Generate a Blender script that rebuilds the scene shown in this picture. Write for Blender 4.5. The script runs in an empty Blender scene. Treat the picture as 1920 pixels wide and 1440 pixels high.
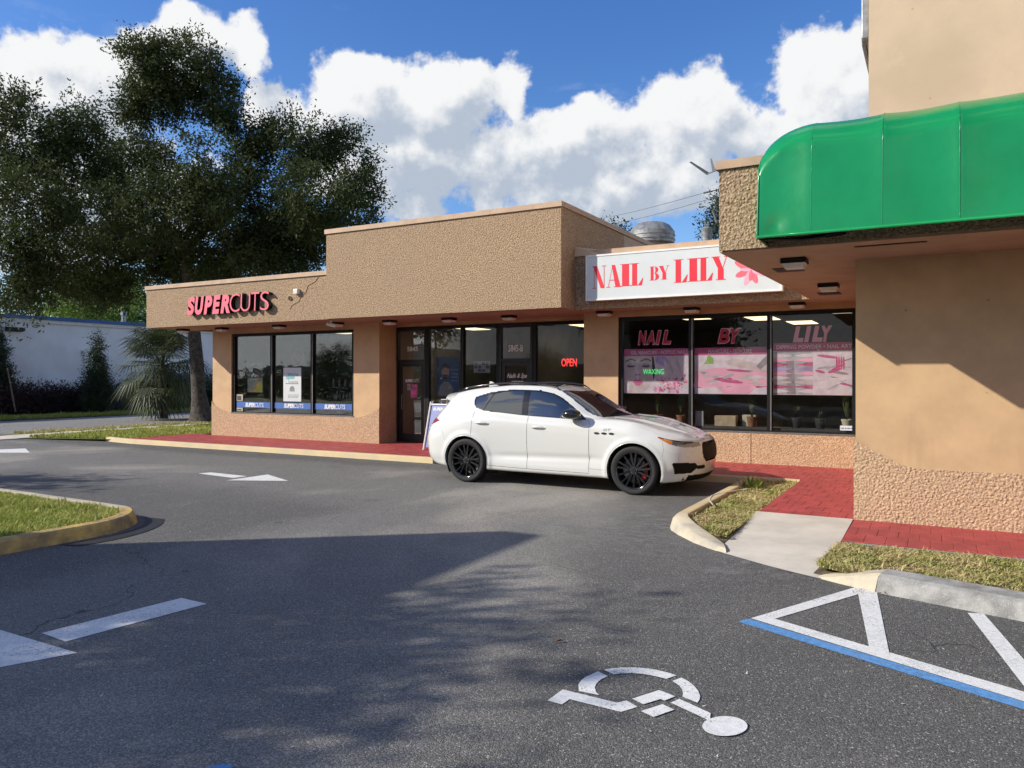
import bpy, bmesh, math, random
import numpy as np
from mathutils import Vector, Matrix, noise as mnoise
random.seed(7)
RNG = np.random.default_rng(11)
SC = bpy.context.scene
COL = SC.collection

# ------------------------------------------------------------------ camera
EYE = 1.78
FPX, HORIZON = 1442.0, 708.0
YAW = math.atan2(0.485, 0.8745)
CY, SY = math.cos(YAW), math.sin(YAW)
cam_d = bpy.data.cameras.new('camera')
cam_d.sensor_fit = 'HORIZONTAL'
cam_d.sensor_width = 36.0
cam_d.lens = FPX / 1920.0 * 36.0
cam_d.shift_y = (HORIZON - 720.0) / 1920.0
cam_d.clip_start = 0.05
cam_d.clip_end = 3000.0
cam = bpy.data.objects.new('camera', cam_d)
cam.location = (0, 0, EYE)
cam.rotation_euler = (math.radians(90), 0, YAW)
COL.objects.link(cam)
SC.camera = cam

# ------------------------------------------------------------------ light and exposure
SUN_DIR = Vector((1.27, 1.0, -0.93)).normalized()      # the way the light travels
SUN_EL = math.asin(-SUN_DIR.z)
sun_d = bpy.data.lights.new('sun', 'SUN')
sun_d.energy = 3.9
sun_d.angle = math.radians(0.55)
sun_d.color = (1.0, 0.93, 0.82)
sun = bpy.data.objects.new('sun', sun_d)
sun.rotation_euler = SUN_DIR.to_track_quat('-Z', 'Y').to_euler()
sun.location = (-20, -20, 30)
COL.objects.link(sun)
SC.view_settings.view_transform = 'Standard'
SC.view_settings.look = 'None'
SC.view_settings.gamma = 1.0
SC.view_settings.exposure = 0.62
SC.view_settings.use_curve_mapping = False

# ------------------------------------------------------------------ pixel (1920x1440 photo) to world
def ground(x, y, z=0.0):
    d = (EYE - z) * FPX / (y - HORIZON)
    l = (x - 960) / FPX * d
    return (CY * l - SY * d, SY * l + CY * d)
def facade(x, y, v):
    a = (x - 960) / FPX
    d = v / (SY * a + CY)
    l = a * d
    return (CY * l - SY * d, EYE - (y - HORIZON) * d / FPX)
def deep(x, y, d):
    l = (x - 960) / FPX * d
    return Vector((CY * l - SY * d, SY * l + CY * d, EYE - (y - HORIZON) * d / FPX))
def azel(x, y):
    p = deep(x, y, 100.0) - Vector((0, 0, EYE))
    p.normalize()
    return math.atan2(p.x, p.y), math.asin(p.z)

# ------------------------------------------------------------------ node helper
class NT:
    def __init__(s, tree):
        s.t = tree
    def n(s, typ, props=None, **ins):
        nd = s.t.nodes.new(typ)
        for k, v in (props or {}).items():
            setattr(nd, k, v)
        for k, v in ins.items():
            key = int(k[1:]) if k[0] == 'i' and k[1:].isdigit() else k.replace('_', ' ')
            if hasattr(v, 'is_output'):
                s.t.links.new(v, nd.inputs[key])
            else:
                nd.inputs[key].default_value = v
        return nd
    def m(s, op, a, b=None, c=None, clamp=False):
        kw = {'i0': a}
        if b is not None: kw['i1'] = b
        if c is not None: kw['i2'] = c
        return s.n('ShaderNodeMath', {'operation': op, 'use_clamp': clamp}, **kw).outputs[0]
    def vm(s, op, a, b=None, sc=None):
        kw = {'i0': a}
        if b is not None: kw['i1'] = b
        nd = s.n('ShaderNodeVectorMath', {'operation': op}, **kw)
        if sc is not None:
            nd.inputs['Scale'].default_value = sc
        return nd.outputs['Value' if op in ('LENGTH', 'DOT_PRODUCT', 'DISTANCE') else 'Vector']
    def ramp(s, fac, lo, hi, a=0.0, b=1.0):
        return s.n('ShaderNodeMapRange', {'interpolation_type': 'SMOOTHSTEP'}, Value=fac, From_Min=lo, From_Max=hi, To_Min=a, To_Max=b).outputs[0]
    def noise(s, vec, scale, detail=3.0, rough=0.55, out='Fac', dist=0.0):
        return s.n('ShaderNodeTexNoise', None, Vector=vec, Scale=scale, Detail=detail, Roughness=rough, Distortion=dist).outputs[out]
    def mix(s, fac, a, b, blend='MIX'):
        nd = s.t.nodes.new('ShaderNodeMix')
        nd.data_type = 'RGBA'; nd.blend_type = blend
        for i, v in ((0, fac), (6, a), (7, b)):
            if hasattr(v, 'is_output'): s.t.links.new(v, nd.inputs[i])
            elif i == 0: nd.inputs[0].default_value = v
            else: nd.inputs[i].default_value = (v[0], v[1], v[2], 1.0)
        return nd.outputs[2]

# ------------------------------------------------------------------ sky
world = bpy.data.worlds.new('World')
SC.world = world
world.use_nodes = True
world.cycles.sampling_method = 'MANUAL'
world.cycles.sample_map_resolution = 256
SC.cycles.adaptive_threshold = 0.02
SC.cycles.max_bounces = 7
SC.cycles.diffuse_bounces = 3
SC.cycles.glossy_bounces = 3
SC.cycles.transparent_max_bounces = 12
SC.cycles.caustics_reflective = False
SC.cycles.caustics_refractive = False
wt = world.node_tree
wt.nodes.clear()
W = NT(wt)
BLOBS = [  # cumulus heaps: photo x, y, half width, half height, weight
    (90, 200, 200, 140, 1.05), (250, 115, 150, 80, 1), (345, 70, 80, 48, .85), (110, 360, 260, 170, 1.05),
    (452, 105, 48, 62, .85), (505, 215, 60, 60, .8),
    (680, 190, 115, 100, 1.1), (800, 195, 130, 95, 1.1), (760, 295, 200, 95, 1.05), (940, 180, 55, 62, .8),
    (1040, 260, 170, 80, 1), (1105, 215, 60, 50, .7), (770, 402, 80, 42, .85), (925, 352, 42, 60, .85),
    (1150, 345, 270, 85, 1.0), (1130, 268, 55, 36, .95), (1300, 235, 120, 110, 1), (1440, 265, 130, 80, 1.0),
    (1565, 175, 140, 115, 1.1), (1540, 330, 240, 115, 1.05),
]
dirv = W.vm('NORMALIZE', W.n('ShaderNodeTexCoord').outputs['Generated'])
wn = W.n('ShaderNodeTexNoise', None, Vector=dirv, Scale=9.0, Detail=3.0, Roughness=0.6).outputs['Color']
warp = W.vm('SCALE', W.vm('SUBTRACT', wn, (0.5, 0.5, 0.5)), sc=0.085)
sep = W.n('ShaderNodeSeparateXYZ', None, Vector=W.vm('ADD', dirv, warp))
az = W.m('ARCTAN2', sep.outputs[0], sep.outputs[1])
el = W.m('ARCSINE', sep.outputs[2])
pa = W.n('ShaderNodeCombineXYZ', None, X=az, Y=el, Z=0.0).outputs[0]
pb_ = W.vm('ADD', pa, (-0.030, 0.038, 0))
def heaps(p):
    dens = None
    for x, y, rx, ry, w in BLOBS:
        a, e = azel(x, y)
        a1, _ = azel(x + rx, y); _, e1 = azel(x, y - ry)
        ra, re = abs(a1 - a) * 1.25, abs(e1 - e) * 1.25
        v = W.vm('MULTIPLY', W.vm('SUBTRACT', p, (a, e, 0)), (1 / ra, 1 / re, 0))
        c = W.m('MULTIPLY_ADD', W.vm('LENGTH', v), -w, w)
        dens = c if dens is None else W.n('ShaderNodeMath', {'operation': 'SMOOTH_MAX'}, i0=dens, i1=c, i2=0.14).outputs[0]
    return dens
h0, h1 = heaps(pa), heaps(pb_)
# heaps of the same sort all round the rest of the sky
rest0 = W.m('MULTIPLY_ADD', W.noise(W.vm('MULTIPLY', dirv, (1, 1, 1.7)), 3.1, 2.0, 0.5), 5.0, W.ramp(W.n('ShaderNodeSeparateXYZ', None, Vector=dirv).outputs[2], 0.45, 0.05, -2.7, -1.75))
fwd = W.vm('DOT_PRODUCT', dirv, (-SY, CY, 0.0))
outside = W.ramp(fwd, 0.80, 0.62)
h0 = W.m('MAXIMUM', h0, W.m('MULTIPLY_ADD', outside, 3.0, W.m('SUBTRACT', W.m('MINIMUM', rest0, 1.0), 3.0)))
fb = W.noise(dirv, 17.0, 6.0, 0.58)
fb2 = W.noise(W.vm('ADD', dirv, (-SUN_DIR.x * 0.012, -SUN_DIR.y * 0.012, 0.016)), 17.0, 4.0, 0.58)
fl = W.noise(dirv, 62.0, 5.0, 0.62)
D0 = W.m('ADD', W.m('MULTIPLY_ADD', fb, 1.15, -0.575), W.m('MULTIPLY_ADD', fl, 0.44, -0.22))
D0 = W.m('ADD', D0, h0)
alpha = W.ramp(D0, 0.10, 0.36)
wisp = W.m('MULTIPLY', W.ramp(W.noise(W.vm('MULTIPLY', dirv, (1, 1, 3.2)), 4.5, 5.0, 0.62), 0.56, 0.80), 0.34)
alpha = W.m('MAXIMUM', alpha, wisp)
lit = W.m('ADD', W.m('MULTIPLY', W.m('SUBTRACT', h0, h1), 1.25), W.m('MULTIPLY', W.m('SUBTRACT', fb, fb2), 2.4))
lit = W.m('SUBTRACT', W.m('ADD', lit, 0.66), W.m('MULTIPLY', W.ramp(D0, 0.15, 1.0), 0.46), clamp=True)
lit = W.m('SUBTRACT', lit, W.ramp(el, 0.42, 0.14, 0.0, 0.24), clamp=True)
ccol = W.mix(W.ramp(lit, -0.10, 0.92), (3.5, 4.05, 4.9), (7.1, 7.15, 7.2))
to_sun = -SUN_DIR
sky = W.n('ShaderNodeTexSky', {'sky_type': 'NISHITA', 'sun_disc': False, 'sun_elevation': SUN_EL,
      'sun_rotation': math.atan2(to_sun.x, to_sun.y), 'altitude': 0.0, 'air_density': 1.0, 'dust_density': 0.35, 'ozone_density': 3.2}).outputs[0]
sky = W.n('ShaderNodeHueSaturation', None, Hue=0.512, Saturation=1.25, Value=1.34, Fac=1.0, Color=sky).outputs[0]
skyc = W.mix(alpha, sky, ccol)
bg = W.n('ShaderNodeBackground', None, Color=skyc, Strength=0.085)
wo = W.n('ShaderNodeOutputWorld')
wt.links.new(bg.outputs[0], wo.inputs['Surface'])

# ------------------------------------------------------------------ materials
MATS = {}
def mat(name, col, rough=0.6, var=0.12, scale=8.0, col2=None, bump=0.0, bscale=60.0, bdist=0.01, metal=0.0, coat=0.0,
        spec=0.5, emit=None, estr=0.0, speck=0.0, sscale=300.0, detail=5.0, rand=0.0, trans=0.0, pits=0.0, ior=1.5, worn=None):
    m = bpy.data.materials.new(name)
    m.use_nodes = True
    t = m.node_tree; t.nodes.clear(); N = NT(t)
    out = N.n('ShaderNodeOutputMaterial')
    pos = N.n('ShaderNodeNewGeometry').outputs['Position']
    c2 = col2 or tuple(c * (1 - 2 * var) for c in col)
    c1 = col if col2 else tuple(min(1, c * (1 + var)) for c in col)
    f = N.ramp(N.noise(pos, scale, detail, 0.6), 0.3, 0.7)
    c = N.mix(f, c1, c2)
    if speck:
        sp = N.ramp(N.noise(pos, sscale, 2.0, 0.6), 0.52, 0.68)
        c = N.mix(N.m('MULTIPLY', sp, speck), c, tuple(min(1, x * 2.6 + .02) for x in col))
    if pits:      # pock marks, hairline patches and faint rain streaks
        vo = N.n('ShaderNodeTexVoronoi', {'feature': 'F1'}, Vector=pos, Scale=2.6).outputs['Distance']
        c = N.mix(N.m('MULTIPLY', N.ramp(vo, 0.055, 0.02), pits), c, tuple(x * .25 for x in col))
        stn = N.noise(N.vm('MULTIPLY', pos, (1.0, 1.0, 0.12)), 3.2, 5.0, 0.65)
        c = N.mix(N.m('MULTIPLY', N.ramp(stn, 0.58, 0.80), 0.35), c, tuple(x * .62 for x in col))
        c = N.mix(N.m('MULTIPLY', N.ramp(N.noise(pos, 2.1, 6.0, 0.7), 0.60, 0.66), 0.14), c, tuple(min(1, x * 1.25) for x in col))
    if worn:      # paint rubbed through to the stone
        wm = N.m('ADD', N.noise(pos, 85.0, 2.0, 0.6), N.m('MULTIPLY', N.m('SUBTRACT', N.noise(pos, 4.0, 4.0, 0.6), 0.5), 0.5))
        c = N.mix(N.m('MULTIPLY', N.ramp(wm, 0.60, 0.70), 0.75), c, worn)
        c = N.mix(N.m('MULTIPLY', N.ramp(N.noise(pos, 2.3, 5.0, 0.65), 0.5, 0.75), 0.28), c, tuple(x * 2.6 for x in worn))
    if rand:
        r = N.n('ShaderNodeObjectInfo').outputs['Random']
        c = N.n('ShaderNodeHueSaturation', None, Value=N.m('ADD', 1 - rand, N.m('MULTIPLY', r, 2 * rand)), Color=c).outputs[0]
    p = N.n('ShaderNodeBsdfPrincipled', None, Base_Color=c, Roughness=rough, Metallic=metal)
    p.inputs['Coat Weight'].default_value = coat
    p.inputs['IOR'].default_value = ior
    p.inputs['Coat Roughness'].default_value = 0.03
    p.inputs['Specular IOR Level'].default_value = spec
    if emit:
        p.inputs['Emission Color'].default_value = (*emit, 1); p.inputs['Emission Strength'].default_value = estr
    if bump:
        h = N.noise(pos, bscale, 3.0, 0.55)
        b = N.n('ShaderNodeBump', None, Height=h, Strength=bump, Distance=bdist)
        t.links.new(b.outputs[0], p.inputs['Normal'])
    sh = p.outputs[0]
    if trans:
        tr = N.n('ShaderNodeBsdfTranslucent', None, Color=c)
        mx = N.n('ShaderNodeMixShader', None, i0=trans, i1=sh, i2=tr.outputs[0]); sh = mx.outputs[0]
    t.links.new(sh, out.inputs['Surface'])
    MATS[name] = m
    return m

def asphalt_mat(name, base, worn, dark, seed, sealed=False):
    m = bpy.data.materials.new(name); m.use_nodes = True
    t = m.node_tree; t.nodes.clear(); N = NT(t)
    out = N.n('ShaderNodeOutputMaterial')
    pos = N.vm('ADD', N.n('ShaderNodeNewGeometry').outputs['Position'], (seed, seed * .7, 0))
    big = N.noise(pos, 0.16, 4.0, 0.6, dist=0.6)
    mid = N.noise(pos, 0.9, 5.0, 0.65)
    c = N.mix(N.ramp(big, 0.46, 0.62), base, worn)
    c = N.mix(N.m('MULTIPLY', N.ramp(mid, 0.5, 0.75), 0.45), c, dark)
    if sealed:      # strips that were sealed again: along the shop kerb, round the ramp and bays, round the island
        xy = N.n('ShaderNodeSeparateXYZ', None, Vector=N.n('ShaderNodeNewGeometry').outputs['Position'])
        wob = N.m('MULTIPLY', N.m('SUBTRACT', N.noise(pos, 0.7, 4.0, 0.6), 0.5), 1.6)
        k1 = N.ramp(N.m('ADD', N.m('ADD', xy.outputs[0], N.m('MULTIPLY', xy.outputs[1], 0.25)), wob), -1.9, -0.9)
        k2 = N.ramp(N.m('ADD', xy.outputs[1], N.m('MULTIPLY', wob, 0.5)), 11.9, 12.5)
        k3 = N.m('MULTIPLY', N.ramp(N.m('ADD', xy.outputs[0], wob), -6.4, -7.4), N.ramp(N.m('ADD', xy.outputs[1], wob), 9.2, 7.6))
        c = N.mix(N.m('MULTIPLY', N.m('MAXIMUM', N.m('MAXIMUM', k1, k2), k3), 0.80), c, (0.088, 0.087, 0.082))
    streak = N.noise(N.vm('MULTIPLY', pos, (1.0, 0.22, 1.0)), 1.7, 5.0, 0.7)
    c = N.mix(N.m('MULTIPLY', N.ramp(streak, 0.60, 0.78), 0.30), c, tuple(w * 1.25 for w in worn))
    vg = N.n('ShaderNodeTexVoronoi', {'feature': 'F1'}, Vector=pos, Scale=130.0)
    st_ = N.n('ShaderNodeSeparateColor', None, Color=vg.outputs['Color'])
    g = st_.outputs[0]
    c = N.n('ShaderNodeHueSaturation', None, Value=N.m('ADD', 0.60, N.m('MULTIPLY', N.m('POWER', g, 1.6), 1.0)), Color=c).outputs[0]
    c = N.mix(N.m('MULTIPLY', N.ramp(st_.outputs[1], 0.955, 0.985), 0.8), c, (0.42, 0.41, 0.39))
    oil = N.m('MULTIPLY', N.ramp(N.noise(pos, 1.6, 3.0, 0.5), 0.66, 0.76), N.ramp(N.noise(pos, 0.35, 1.0), 0.5, 0.6))
    c = N.mix(N.m('MULTIPLY', oil, 0.5), c, (0.03, 0.03, 0.032))
    # salt-like pale scuffs
    sc = N.noise(pos, 7.0, 6.0, 0.75, dist=1.2)
    scm = N.m('MULTIPLY', N.ramp(sc, 0.66, 0.74), N.ramp(N.noise(pos, 0.6, 2.0), 0.45, 0.65))
    if sealed:      # chalky scuffs where tyres and feet turn by the planter
        ds = N.vm('DISTANCE', N.n('ShaderNodeNewGeometry').outputs['Position'], (-3.1, 8.9, 0.0))
        scm = N.m('MAXIMUM', scm, N.m('MULTIPLY', N.ramp(ds, 2.3, 0.3), N.ramp(N.noise(N.vm('MULTIPLY', pos, (1.0, 2.4, 1.0)), 4.0, 6.0, 0.75, dist=0.8), 0.44, 0.62)))
        ds2 = N.vm('DISTANCE', N.n('ShaderNodeNewGeometry').outputs['Position'], (-1.6, 7.45, 0.0))
        scm = N.m('MAXIMUM', scm, N.m('MULTIPLY', N.ramp(ds2, 1.0, 0.1), N.ramp(N.noise(pos, 5.0, 6.0, 0.75, dist=0.8), 0.46, 0.64)))
    c = N.mix(N.m('MULTIPLY', scm, 0.55), c, (0.22, 0.22, 0.21))
    # hairline cracks
    vor = N.n('ShaderNodeTexVoronoi', {'feature': 'DISTANCE_TO_EDGE'}, Vector=N.vm('ADD', pos, N.vm('SCALE', N.n('ShaderNodeTexNoise', None, Vector=pos, Scale=1.3, Detail=4.0).outputs['Color'], sc=0.9)), Scale=0.33).outputs[0]
    cr = N.m('MULTIPLY', N.ramp(vor, 0.0035, 0.0005), N.ramp(N.noise(pos, 0.45, 2.0), 0.52, 0.62))
    c = N.mix(N.m('MULTIPLY', cr, 0.7), c, (0.012, 0.012, 0.012))
    b = N.n('ShaderNodeBump', None, Height=N.m('SUBTRACT', 1.0, vg.outputs['Distance']), Strength=0.7, Distance=0.006)
    p = N.n('ShaderNodeBsdfPrincipled', None, Base_Color=c, Roughness=0.82)
    p.inputs['Specular IOR Level'].default_value = 0.35
    t.links.new(b.outputs[0], p.inputs['Normal'])
    t.links.new(p.outputs[0], out.inputs['Surface'])
    MATS[name] = m

def stucco_mat(name, c1, c2, scale, dist):
    m = bpy.data.materials.new(name); m.use_nodes = True
    t = m.node_tree; t.nodes.clear(); N = NT(t)
    out = N.n('ShaderNodeOutputMaterial')
    pos = N.n('ShaderNodeNewGeometry').outputs['Position']
    g = N.noise(pos, scale, 2.5, 0.6, dist=0.4)
    vr = N.n('ShaderNodeTexVoronoi', {'feature': 'F1'}, Vector=pos, Scale=scale * 0.85)
    c = N.mix(N.ramp(g, 0.32, 0.66), c2, c1)
    wv = N.ramp(N.noise(N.vm('MULTIPLY', pos, (1, 1, .35)), 1.1, 4.0, 0.6), 0.35, 0.75)
    c = N.mix(N.m('MULTIPLY', wv, 0.28), c, tuple(x * .66 for x in c1))
    h = N.m('ADD', g, N.m('MULTIPLY', N.m('SUBTRACT', 1.0, vr.outputs['Distance']), 0.55))
    b = N.n('ShaderNodeBump', None, Height=h, Strength=1.0, Distance=dist)
    p = N.n('ShaderNodeBsdfPrincipled', None, Base_Color=c, Roughness=0.9)
    p.inputs['Specular IOR Level'].default_value = 0.2
    t.links.new(b.outputs[0], p.inputs['Normal'])
    t.links.new(p.outputs[0], out.inputs['Surface'])
    MATS[name] = m

def glass_mat(name, tint, refl=1.0, gloss=(1, 1, 1)):
    m = bpy.data.materials.new(name); m.use_nodes = True
    t = m.node_tree; t.nodes.clear(); N = NT(t)
    out = N.n('ShaderNodeOutputMaterial')
    pos = N.n('ShaderNodeNewGeometry').outputs['Position']
    b = N.n('ShaderNodeBump', None, Height=N.noise(pos, 0.9, 2.0), Strength=0.06, Distance=0.05)
    tr = N.n('ShaderNodeBsdfTransparent', None, Color=(*tint, 1))
    gl = N.n('ShaderNodeBsdfGlossy', None, Color=(*gloss, 1), Roughness=0.0, Normal=b.outputs[0])
    fr = N.n('ShaderNodeFresnel', None, IOR=1.75)
    f = N.m('MULTIPLY', fr.outputs[0], refl, clamp=True)
    mx = N.n('ShaderNodeMixShader', None, i0=f, i1=tr.outputs[0], i2=gl.outputs[0])
    t.links.new(mx.outputs[0], out.inputs['Surface'])
    MATS[name] = m

asphalt_mat('asphalt', (0.158, 0.153, 0.142), (0.280, 0.262, 0.226), (0.100, 0.098, 0.093), 3.0, True)
asphalt_mat('asphalt_street', (0.22, 0.215, 0.205), (0.26, 0.25, 0.235), (0.17, 0.17, 0.16), 71.0)
stucco_mat('stucco_brown', (0.51, 0.37, 0.24), (0.22, 0.145, 0.085), 42.0, 0.018)
stucco_mat('stucco_peach', (0.61, 0.43, 0.275), (0.36, 0.235, 0.14), 42.0, 0.014)
glass_mat('shop_glass', (0.95, 0.96, 0.96), 0.26)
glass_mat('shop_glass_dark', (0.82, 0.84, 0.84), 0.30)
mat('peach_paint', (0.53, 0.355, 0.195), 0.75, 0.07, 1.6, bump=0.3, bscale=60, bdist=0.005, pits=0.5)
mat('tower_paint', (0.56, 0.43, 0.29), 0.8, 0.07, 0.8, bump=0.3, bscale=40, bdist=0.006, pits=0.4)
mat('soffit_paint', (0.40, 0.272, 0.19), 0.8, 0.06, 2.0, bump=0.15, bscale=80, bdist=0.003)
mat('trim_paint', (0.47, 0.32, 0.205), 0.6, 0.08, 3.0)
mat('roofing', (0.30, 0.29, 0.27), 0.9, 0.15, 2.0)
mat('black_metal', (0.009, 0.009, 0.009), 0.5, 0.1, 5.0, spec=0.25)
mat('mullion_metal', (0.022, 0.020, 0.018), 0.4, 0.1, 9.0, spec=0.3)
mat('sill_metal', (0.20, 0.195, 0.185), 0.45, 0.1, 9.0, metal=0.6)
mat('room_dark', (0.05, 0.048, 0.045), 0.8, 0.1, 2.0)
mat('room_floor', (0.09, 0.085, 0.08), 0.5, 0.1, 2.0)
mat('room_wall', (0.16, 0.15, 0.14), 0.8, 0.1, 2.0)
mat('room_ceiling', (0.10, 0.10, 0.10), 0.9, 0.05, 2.0)
mat('tube_light', (0.9, 0.8, 0.55), 0.5, 0.0, 1.0, emit=(1.0, 0.80, 0.48), estr=1.4)
mat('brick_red', (0.37, 0.056, 0.055), 0.62, 0.12, 5.0, bump=0.3, bscale=70, bdist=0.004, rand=0.05)
mat('mortar_red', (0.32, 0.05, 0.048), 0.85, 0.2, 9.0)
mat('concrete', (0.55, 0.505, 0.425), 0.85, 0.08, 1.8, bump=0.3, bscale=120, bdist=0.004, speck=0.15, sscale=150)
mat('concrete_grey', (0.29, 0.285, 0.265), 0.9, 0.22, 5.0, bump=0.4, bscale=90, bdist=0.006, speck=0.2, sscale=120)
mat('kerb_yellow', (0.58, 0.44, 0.22), 0.75, 0.1, 1.6, col2=(0.47, 0.38, 0.24), bump=0.3, bscale=70, bdist=0.006)
mat('kerb_yellow_worn', (0.60, 0.40, 0.11), 0.75, 0.1, 3.2, col2=(0.17, 0.135, 0.085), bump=0.7, bscale=38, bdist=0.014)
mat('kerb_pale', (0.55, 0.47, 0.32), 0.85, 0.1, 4.0, col2=(0.36, 0.33, 0.27), bump=0.3, bscale=70, bdist=0.006)
mat('paint_white', (0.70, 0.70, 0.675), 0.75, 0.06, 30.0, bump=0.5, bscale=110, bdist=0.005, detail=3, worn=(0.12, 0.12, 0.12))
mat('paint_blue', (0.10, 0.28, 0.56), 0.7, 0.12, 25.0, bump=0.5, bscale=110, bdist=0.005, worn=(0.10, 0.12, 0.15))
mat('soil', (0.11, 0.085, 0.045), 0.95, 0.3, 12.0, bump=0.5, bscale=40, bdist=0.02)
mat('lawn_far', (0.10, 0.135, 0.035), 0.95, 0.2, 3.0, col2=(0.14, 0.13, 0.055), bump=0.8, bscale=30, bdist=0.05)
mat('grass_blade', (0.27, 0.33, 0.045), 0.7, 0.1, 2.5, col2=(0.42, 0.42, 0.11), trans=0.3)
mat('grass_dry', (0.36, 0.37, 0.10), 0.75, 0.1, 3.0, col2=(0.58, 0.46, 0.23), trans=0.25)
mat('bark', (0.075, 0.064, 0.053), 0.95, 0.3, 7.0, bump=0.8, bscale=14, bdist=0.04)
mat('oak_leaf', (0.040, 0.060, 0.020), 0.6, 0.1, 0.5, col2=(0.080, 0.098, 0.034), trans=0.25, spec=0.12)
mat('bright_leaf', (0.12, 0.21, 0.025), 0.6, 0.1, 0.8, col2=(0.17, 0.24, 0.04), trans=0.35)
mat('dark_leaf', (0.020, 0.040, 0.016), 0.6, 0.1, 1.2, col2=(0.032, 0.054, 0.02), trans=0.2)
mat('purple_leaf', (0.045, 0.014, 0.016), 0.6, 0.1, 1.2, col2=(0.028, 0.018, 0.013), trans=0.2)
mat('palm_leaf', (0.038, 0.062, 0.02), 0.6, 0.1, 1.4, col2=(0.085, 0.10, 0.035), trans=0.25)
mat('white_wall', (0.83, 0.845, 0.86), 0.8, 0.05, 0.7)
mat('blue_paint', (0.045, 0.14, 0.36), 0.6, 0.1, 2.0)
mat('white_paint', (0.75, 0.75, 0.73), 0.5, 0.05, 6.0)
mat('lamp_white', (0.72, 0.70, 0.64), 0.35, 0.05, 6.0)
mat('galvanised', (0.30, 0.31, 0.31), 0.5, 0.2, 7.0, metal=0.5)
mat('grey_metal', (0.22, 0.22, 0.21), 0.5, 0.15, 7.0, metal=0.3)
mat('awning_green', (0.003, 0.195, 0.052), 0.22, 0.06, 1.3, col2=(0.006, 0.235, 0.072), spec=0.55, bump=0.35, bscale=2.6, bdist=0.03)
mat('sign_white', (0.60, 0.64, 0.645), 0.35, 0.02, 2.0, spec=0.4)
mat('sign_red', (0.72, 0.022, 0.045), 0.45, 0.04, 3.0)
mat('letter_pink', (0.80, 0.155, 0.205), 0.4, 0.05, 4.0)
mat('letter_side', (0.010, 0.006, 0.006), 0.4, 0.1, 4.0)
mat('decal_pink', (0.50, 0.09, 0.22), 0.6, 0.05, 3.0)
mat('decal_pale', (0.80, 0.38, 0.50), 0.6, 0.05, 3.0)
mat('decal_red', (0.520, 0.022, 0.045), 0.6, 0.05, 3.0)
mat('decal_rose', (0.62, 0.13, 0.28), 0.6, 0.25, 9.0)
mat('decal_white', (0.66, 0.55, 0.61), 0.6, 0.08, 6.0)
mat('decal_grey', (0.403, 0.384, 0.413), 0.6, 0.15, 5.0)
mat('decal_skin', (0.564, 0.454, 0.454), 0.6, 0.08, 6.0)
mat('decal_shade', (0.302, 0.242, 0.271), 0.6, 0.1, 6.0)
mat('decal_dark', (0.035, 0.028, 0.035), 0.6, 0.1, 6.0)
mat('decal_lilac', (0.423, 0.321, 0.554), 0.6, 0.15, 6.0)
mat('decal_green', (0.261, 0.423, 0.120), 0.6, 0.1, 6.0)
mat('poster_blue', (0.05, 0.14, 0.42), 0.5, 0.04, 3.0)
mat('poster_teal', (0.03, 0.36, 0.42), 0.5, 0.04, 3.0)
mat('poster_grey', (0.17, 0.19, 0.18), 0.5, 0.1, 3.0)
mat('poster_navy', (0.02, 0.055, 0.13), 0.5, 0.1, 3.0)
mat('print_skin', (0.36, 0.20, 0.13), 0.5, 0.1, 8.0)
mat('print_hair', (0.025, 0.017, 0.012), 0.5, 0.1, 8.0)
mat('print_yellow', (0.42, 0.36, 0.05), 0.5, 0.15, 8.0)
mat('print_ink', (0.05, 0.05, 0.06), 0.5, 0.1, 8.0)
mat('board_blue', (0.13, 0.17, 0.42), 0.5, 0.06, 4.0)
mat('neon_red', (0.9, 0.05, 0.05), 0.4, 0.0, 1.0, emit=(1.0, 0.035, 0.03), estr=1.3)
mat('neon_green', (0.1, 0.8, 0.2), 0.4, 0.0, 1.0, emit=(0.08, 0.75, 0.18), estr=0.8)
mat('pot_clay', (0.20, 0.085, 0.04), 0.8, 0.15, 9.0)
mat('pot_pale', (0.42, 0.38, 0.28), 0.7, 0.12, 9.0)
mat('cardboard', (0.36, 0.28, 0.18), 0.8, 0.1, 9.0)
mat('bottle_cream', (0.55, 0.46, 0.30), 0.4, 0.1, 9.0)
mat('bottle_grey', (0.30, 0.30, 0.30), 0.4, 0.2, 9.0)
mat('car_white', (0.61, 0.61, 0.58), 0.22, 0.0, 1.0, coat=1.0, spec=0.5)
mat('car_black', (0.008, 0.008, 0.009), 0.12, 0.0, 1.0, coat=0.6)
mat('car_grille', (0.004, 0.004, 0.004), 0.6, 0.1, 9.0, spec=0.15)
mat('car_plastic', (0.012, 0.012, 0.012), 0.5, 0.1, 9.0)
mat('car_glass', (0.012, 0.016, 0.020), 0.02, 0.0, 1.0, ior=2.3)
mat('car_lamp_clear', (0.20, 0.21, 0.22), 0.08, 0.3, 60.0, coat=1.0, metal=0.4)
mat('car_lamp_amber', (0.62, 0.17, 0.015), 0.15, 0.1, 40.0, coat=1.0)
mat('car_lamp_red', (0.30, 0.015, 0.03), 0.12, 0.1, 40.0, coat=1.0)
mat('chrome', (0.55, 0.55, 0.56), 0.12, 0.0, 1.0, metal=1.0)
mat('rubber', (0.014, 0.014, 0.014), 0.75, 0.2, 30.0, bump=0.2, bscale=80, bdist=0.003)
mat('rim_black', (0.010, 0.010, 0.011), 0.12, 0.0, 1.0, coat=0.8)
mat('caliper_red', (0.28, 0.008, 0.012), 0.3, 0.1, 9.0)
mat('disc_metal', (0.18, 0.18, 0.18), 0.35, 0.1, 9.0, metal=0.9)
mat('plaza_wall', (0.36, 0.31, 0.25), 0.85, 0.08, 1.0)
mat('dead_leaf', (0.26, 0.10, 0.035), 0.8, 0.2, 20.0)
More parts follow.
